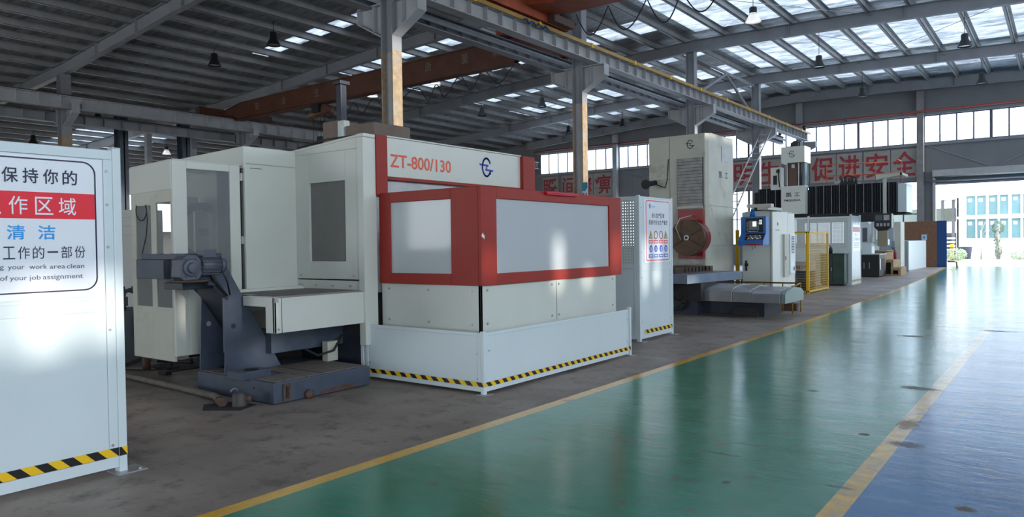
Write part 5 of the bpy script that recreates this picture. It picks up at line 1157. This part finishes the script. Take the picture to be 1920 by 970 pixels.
for i, (x, y, z, a) in enumerate(((-6.85, 30.2, .02, .3), (-6.9, 30.6, .02, -.5), (-6.8, 30.4, .10, 1.2))): m.bar((x, y, z+.03), (x+.55*math.cos(a), y+.55*math.sin(a), z+.05), .12, .06, wood)
solo('timber_scraps', m, 'loose timber pieces on the floor beside the farthest safety panel', 'timber')
t = Thing('fire_extinguisher', 'small red extinguisher standing on the wooden steps', 'extinguisher', (-6.1, 36.7, .66)); m = MB(); m.lathe([(0, 0), (.06, 0), (.06, .3), (.02, .36), (0, .36)], (-6.1, 36.6, .66), char_red); t.part('cylinder', m); m = MB(); m.tube([(-6.1, 36.6, 1.0), (-6.2, 36.6, 1.15), (-6.25, 36.6, 1.2)], .015, black); m.tube([(-6.1, 36.6, 1.0), (-6.13, 36.6, 1.2)], .01, black); t.part('valve_lever', m)
t = Thing('white_partition', 'low white sheet partition between the wooden steps and the brown board', 'partition', (-5.95, 42, 0))
m = MB(); m.box(-6.02, -5.98, 39.4, 44.8, .05, 1.46, fence_w); m.box(-6.03, -5.97, 39.4, 44.8, 0, .05, beam_g); t.part('sheet', m); m = MB(); m.box(-6.7, -6.02, 39.4, 39.44, 0, 1.45, mat('grey_partition_end', (.3, .35, .38), .5)); m.box(-7.9, -6.7, 39.9, 40, 0, 2.5, mat('blue_grey_sheet', (.40, .44, .50), .5)); m.box(-7.4, -7.3, 39.85, 39.9, 0, 2.4, beam_g); t.part('end_sheet', m)
t = Thing('brown_board', 'large brown plywood board screen standing before the far wall', 'board', (-6.5, 46, 0))
m = MB(); m.frame('y', 46, 46.04, -8.05, -5.62, 0, 2.5, [(-8.2, -6.22, -.1, 1.47)], plyw); t.part('board', m); m = MB(); m.box(-6.35, -6.1, 45.97, 46.0, 1.47, 1.78, fence_w); m.box(-6.28, -6.18, 45.965, 45.97, 1.55, 1.7, sign_blue); t.part('notice', m)
m = MB(); m.box(-5.75, -5.7, 46.04, 46.9, 0, 2.4, plyw); t.part('stay', m)
t = Thing('blue_board', 'deep blue narrow board at the left edge of the roller door', 'board', (-5.4, 46, 0)); m = MB(); m.box(-5.62, -5.15, 46.0, 46.04, 0, 2.52, deep_b); t.part('board', m); m = MB(); m.box(-5.5, -5.3, 46.04, 46.5, 0, .04, deep_b); t.part('foot', m)
m = MB(); m.tube([(-5.15, 46.2, .30), (-4.85, 46.2, .30), (-4.72, 46.2, .27), (-4.7, 46.2, .0)], .045, mat('orange_pipe', (.40, .10, .05), .5), n=12); solo('pipe_bollard', m, 'short orange bent pipe sticking out at the foot of the blue board', 'pipe')
solo('wall_light', MB().box(-29.8, -29.0, YW-.6, YW-.3, 4.55, 4.7, fence_w).box(-29.45, -29.35, YW-.6, YW, 4.7, 4.75, fence_w), 'pale strip light near the far windows, right of the red machine post', 'lamp')

# ================================================================== OUTSIDE THE DOOR
YB_ = 66
white_w = mat('white_render', (.88, .88, .88), .8); wf = mat('white_window_frame', (.8, .8, .82), .5)
t = Thing('factory_building', 'white two storey building with teal windows across the yard', 'building', (0, YB_, 0))
cols = [(-6.12, -5.53), (-5.43, -4.85), (-4.68, -4.11), (-3.98, -3.45), (-3.25, -2.70), (-2.55, -2.0), (-1.8, -1.2), (-1.0, -.4), (-.2, .4)]
H = [(a-.025, b+.025, 3.25, 4.75) for a, b in cols]+[(a-.025, b+.025, 1.47, 2.98) for a, b in cols]
m = MB(); m.frame('y', YB_, YB_+.3, -6.7, 14, -.04, 10, H, white_w); m.box(-6.75, 14, YB_-.04, YB_, 3.02, 3.2, wf); m.box(-6.4, 14, YB_-.08, YB_, 1.38, 1.48, wf); t.part('wall', m)
for h in H:
    m = MB(); m.box(h[0], h[1], YB_+.1, YB_+.12, h[2], h[3], teal_gl); wn = t.part('window', m); m = MB(); m.box(h[0], h[1], YB_+.05, YB_+.1, h[2], h[2]+.05, wf); m.box(h[0], h[0]+.05, YB_+.05, YB_+.1, h[2], h[3], wf); m.box(h[0]+.15, h[0]+.4, YB_+.09, YB_+.1, h[3]-.45, h[3]-.2, wf); t.part('sash', m, wn)
m = MB(); m.box(-12, -6.7, YB_+3, YB_+3.3, 4.6, 10, white_w); m.box(-12, -6.6, YB_-.5, YB_+3, 4.65, 6.4, white_w); m.box(-6.75, -6.6, YB_, YB_+3, 0, 5, white_w); t.part('canopy', m)
m = MB()
for x in (-8.1, -7.35, -6.95): m.box(x, x+.22, YB_+2.6, YB_+3, 0, 4.6, mat('dark_pier', (.16, .16, .17), .6))
m.box(-12, -6.7, YB_+3.4, YB_+3.5, 0, 2.0, mat('dark_shed', (.10, .11, .12), .6)); m.box(-12, -6.7, YB_+3.35, YB_+3.6, 2.9, 4.0, mat('olive_wall', (.28, .30, .24), .7)); t.part('gate_pier', m)
m = MB()
for i in range(4): m.box(-8.3, -6.95, YB_+1.0+i*.1, YB_+1.06+i*.1, .6+i*.3, .72+i*.3, white_w)
for i in range(9): m.box(-8.3+i*.15, -8.25+i*.15, YB_+1, YB_+1.1, 0.1, .6, mat('grey_bars', (.3, .32, .34), .5))
solo('stacked_trough', m, 'pale stacked troughs on a rack outside the doorway beside the white building', 'rack')
t = Thing('waste_bin', 'dark blue bin behind the clipped hedge outside the door', 'bin', (-6.0, 64, 0)); m = MB(); m.lathe([(0, 0), (.35, 0), (.45, .9), (.47, .92), (.4, .92), (0, .85)], (-6.0, 64.2, 0), mat('bin_blue', (.07, .08, .14), .5)); t.part('body', m)
solo('warning_stripe_post', MB().box(-7.0, -6.75, 64.3, 64.4, 0, 1.1, tape_y).box(-7.0, -6.75, 64.29, 64.3, .5, .6, char_red).box(-7.0, -6.75, 64.29, 64.3, .8, .9, char_red), 'short yellow and red striped post beside the hedge outside', 'post')
leafm = mat('pale_green_leaves', (.30, .38, .22), .6, noise=.3, nscale=8); bark = mat('pale_bark', (.4, .36, .32), .8); darkleaf = mat('grey_green_ivy', (.12, .17, .12), .6, noise=.3)
def leaves(m, c, rx, ry, rz, n, s_, mt_):
    for i in range(n):
        a = random.uniform(0, 6.283); u = random.uniform(-1, 1); r_ = random.uniform(.5, 1)**.5; q = math.sqrt(1-u*u)
        p = Vector((c[0]+rx*r_*q*math.cos(a), c[1]+ry*r_*q*math.sin(a), max(.02, c[2]+rz*r_*u))); d = Vector((random.uniform(-1, 1), random.uniform(-1, 1), random.uniform(-1, 1))).normalized(); e = d.orthogonal().normalized()
        m.add([p-d*s_, p+e*s_*.5, p+d*s_, p-e*s_*.5], [(0, 1, 2, 3)], mt_)
for (x, y, rx, rz, n, mt_, l) in ((-6.3, 61, .75, .45, 900, leafm, 'clipped pale hedge outside, left end of the flower bed'), (-2.6, 63, .6, .3, 400, leafm, 'small round green bush outside at the right edge of the picture')):
    t = Thing('bush', l, 'bush', (x, y, 0)); m = MB(); leaves(m, (x, y, rz*.9), rx, .5, rz, n, .06, mt_); t.part('foliage', m); m = MB(); m.tube([(x, y, 0), (x+.05, y, rz)], .04, bark); t.part('stem', m)
t = Thing('tree', 'ivy covered crooked tree trunk against the white building', 'tree', (-3.9, 63.5, 0)); m = MB(); m.tube([(-3.9, 63.5, 0), (-3.85, 63.5, .8), (-4.0, 63.5, 1.6), (-3.9, 63.5, 2.4)], .12, bark); t.part('trunk', m); m = MB()
for c, rx, rz, n in (((-3.9, 63.5, .6), .22, .6, 260), ((-3.95, 63.5, 1.5), .25, .6, 260), ((-3.9, 63.5, 2.3), .42, .5, 420)): leaves(m, c, rx, .25, rz, n, .06, darkleaf)
t.part('foliage', m)
for x, l in ((-5.6, 'slender young tree trunk outside, left of the ivy covered tree'), ):
    t = Thing('tree', l, 'tree', (x, 63.5, 0)); m = MB(); m.tube([(x+.7, 63, 0), (x+.7, 63, 2.1)], .05, bark); t.part('trunk', m); m = MB()
    for k in range(7): m.tube([(x+.7, 63, .9+k*.18), (x+.7+random.uniform(-.6, .6), 63, 1.5+k*.2)], .012, bark)
    t.part('branch', m)
m = MB()
for k in range(26):
    x = -5.4+k*.15; h = random.uniform(.5, 1.2); m.tube([(x, 64.5, 0), (x+random.uniform(-.2, .2), 64.5, h*.6), (x+random.uniform(-.4, .4), 64.5, h)], .012, mat('bare_twigs', (.2, .2, .22), .8), n=5)
solo('bare_shrubs', m, 'thin bare shrub stems along the foot of the white building', 'shrubs', kind='stuff')
m = MB(); m.box(-8, 14, 60.6, 65.85, -.045, .0, mat('dry_soil_bed', (.34, .32, .24), .9, noise=.4, nscale=2)); solo('flower_bed', m, 'dry planted strip along the foot of the white building', 'flower bed')
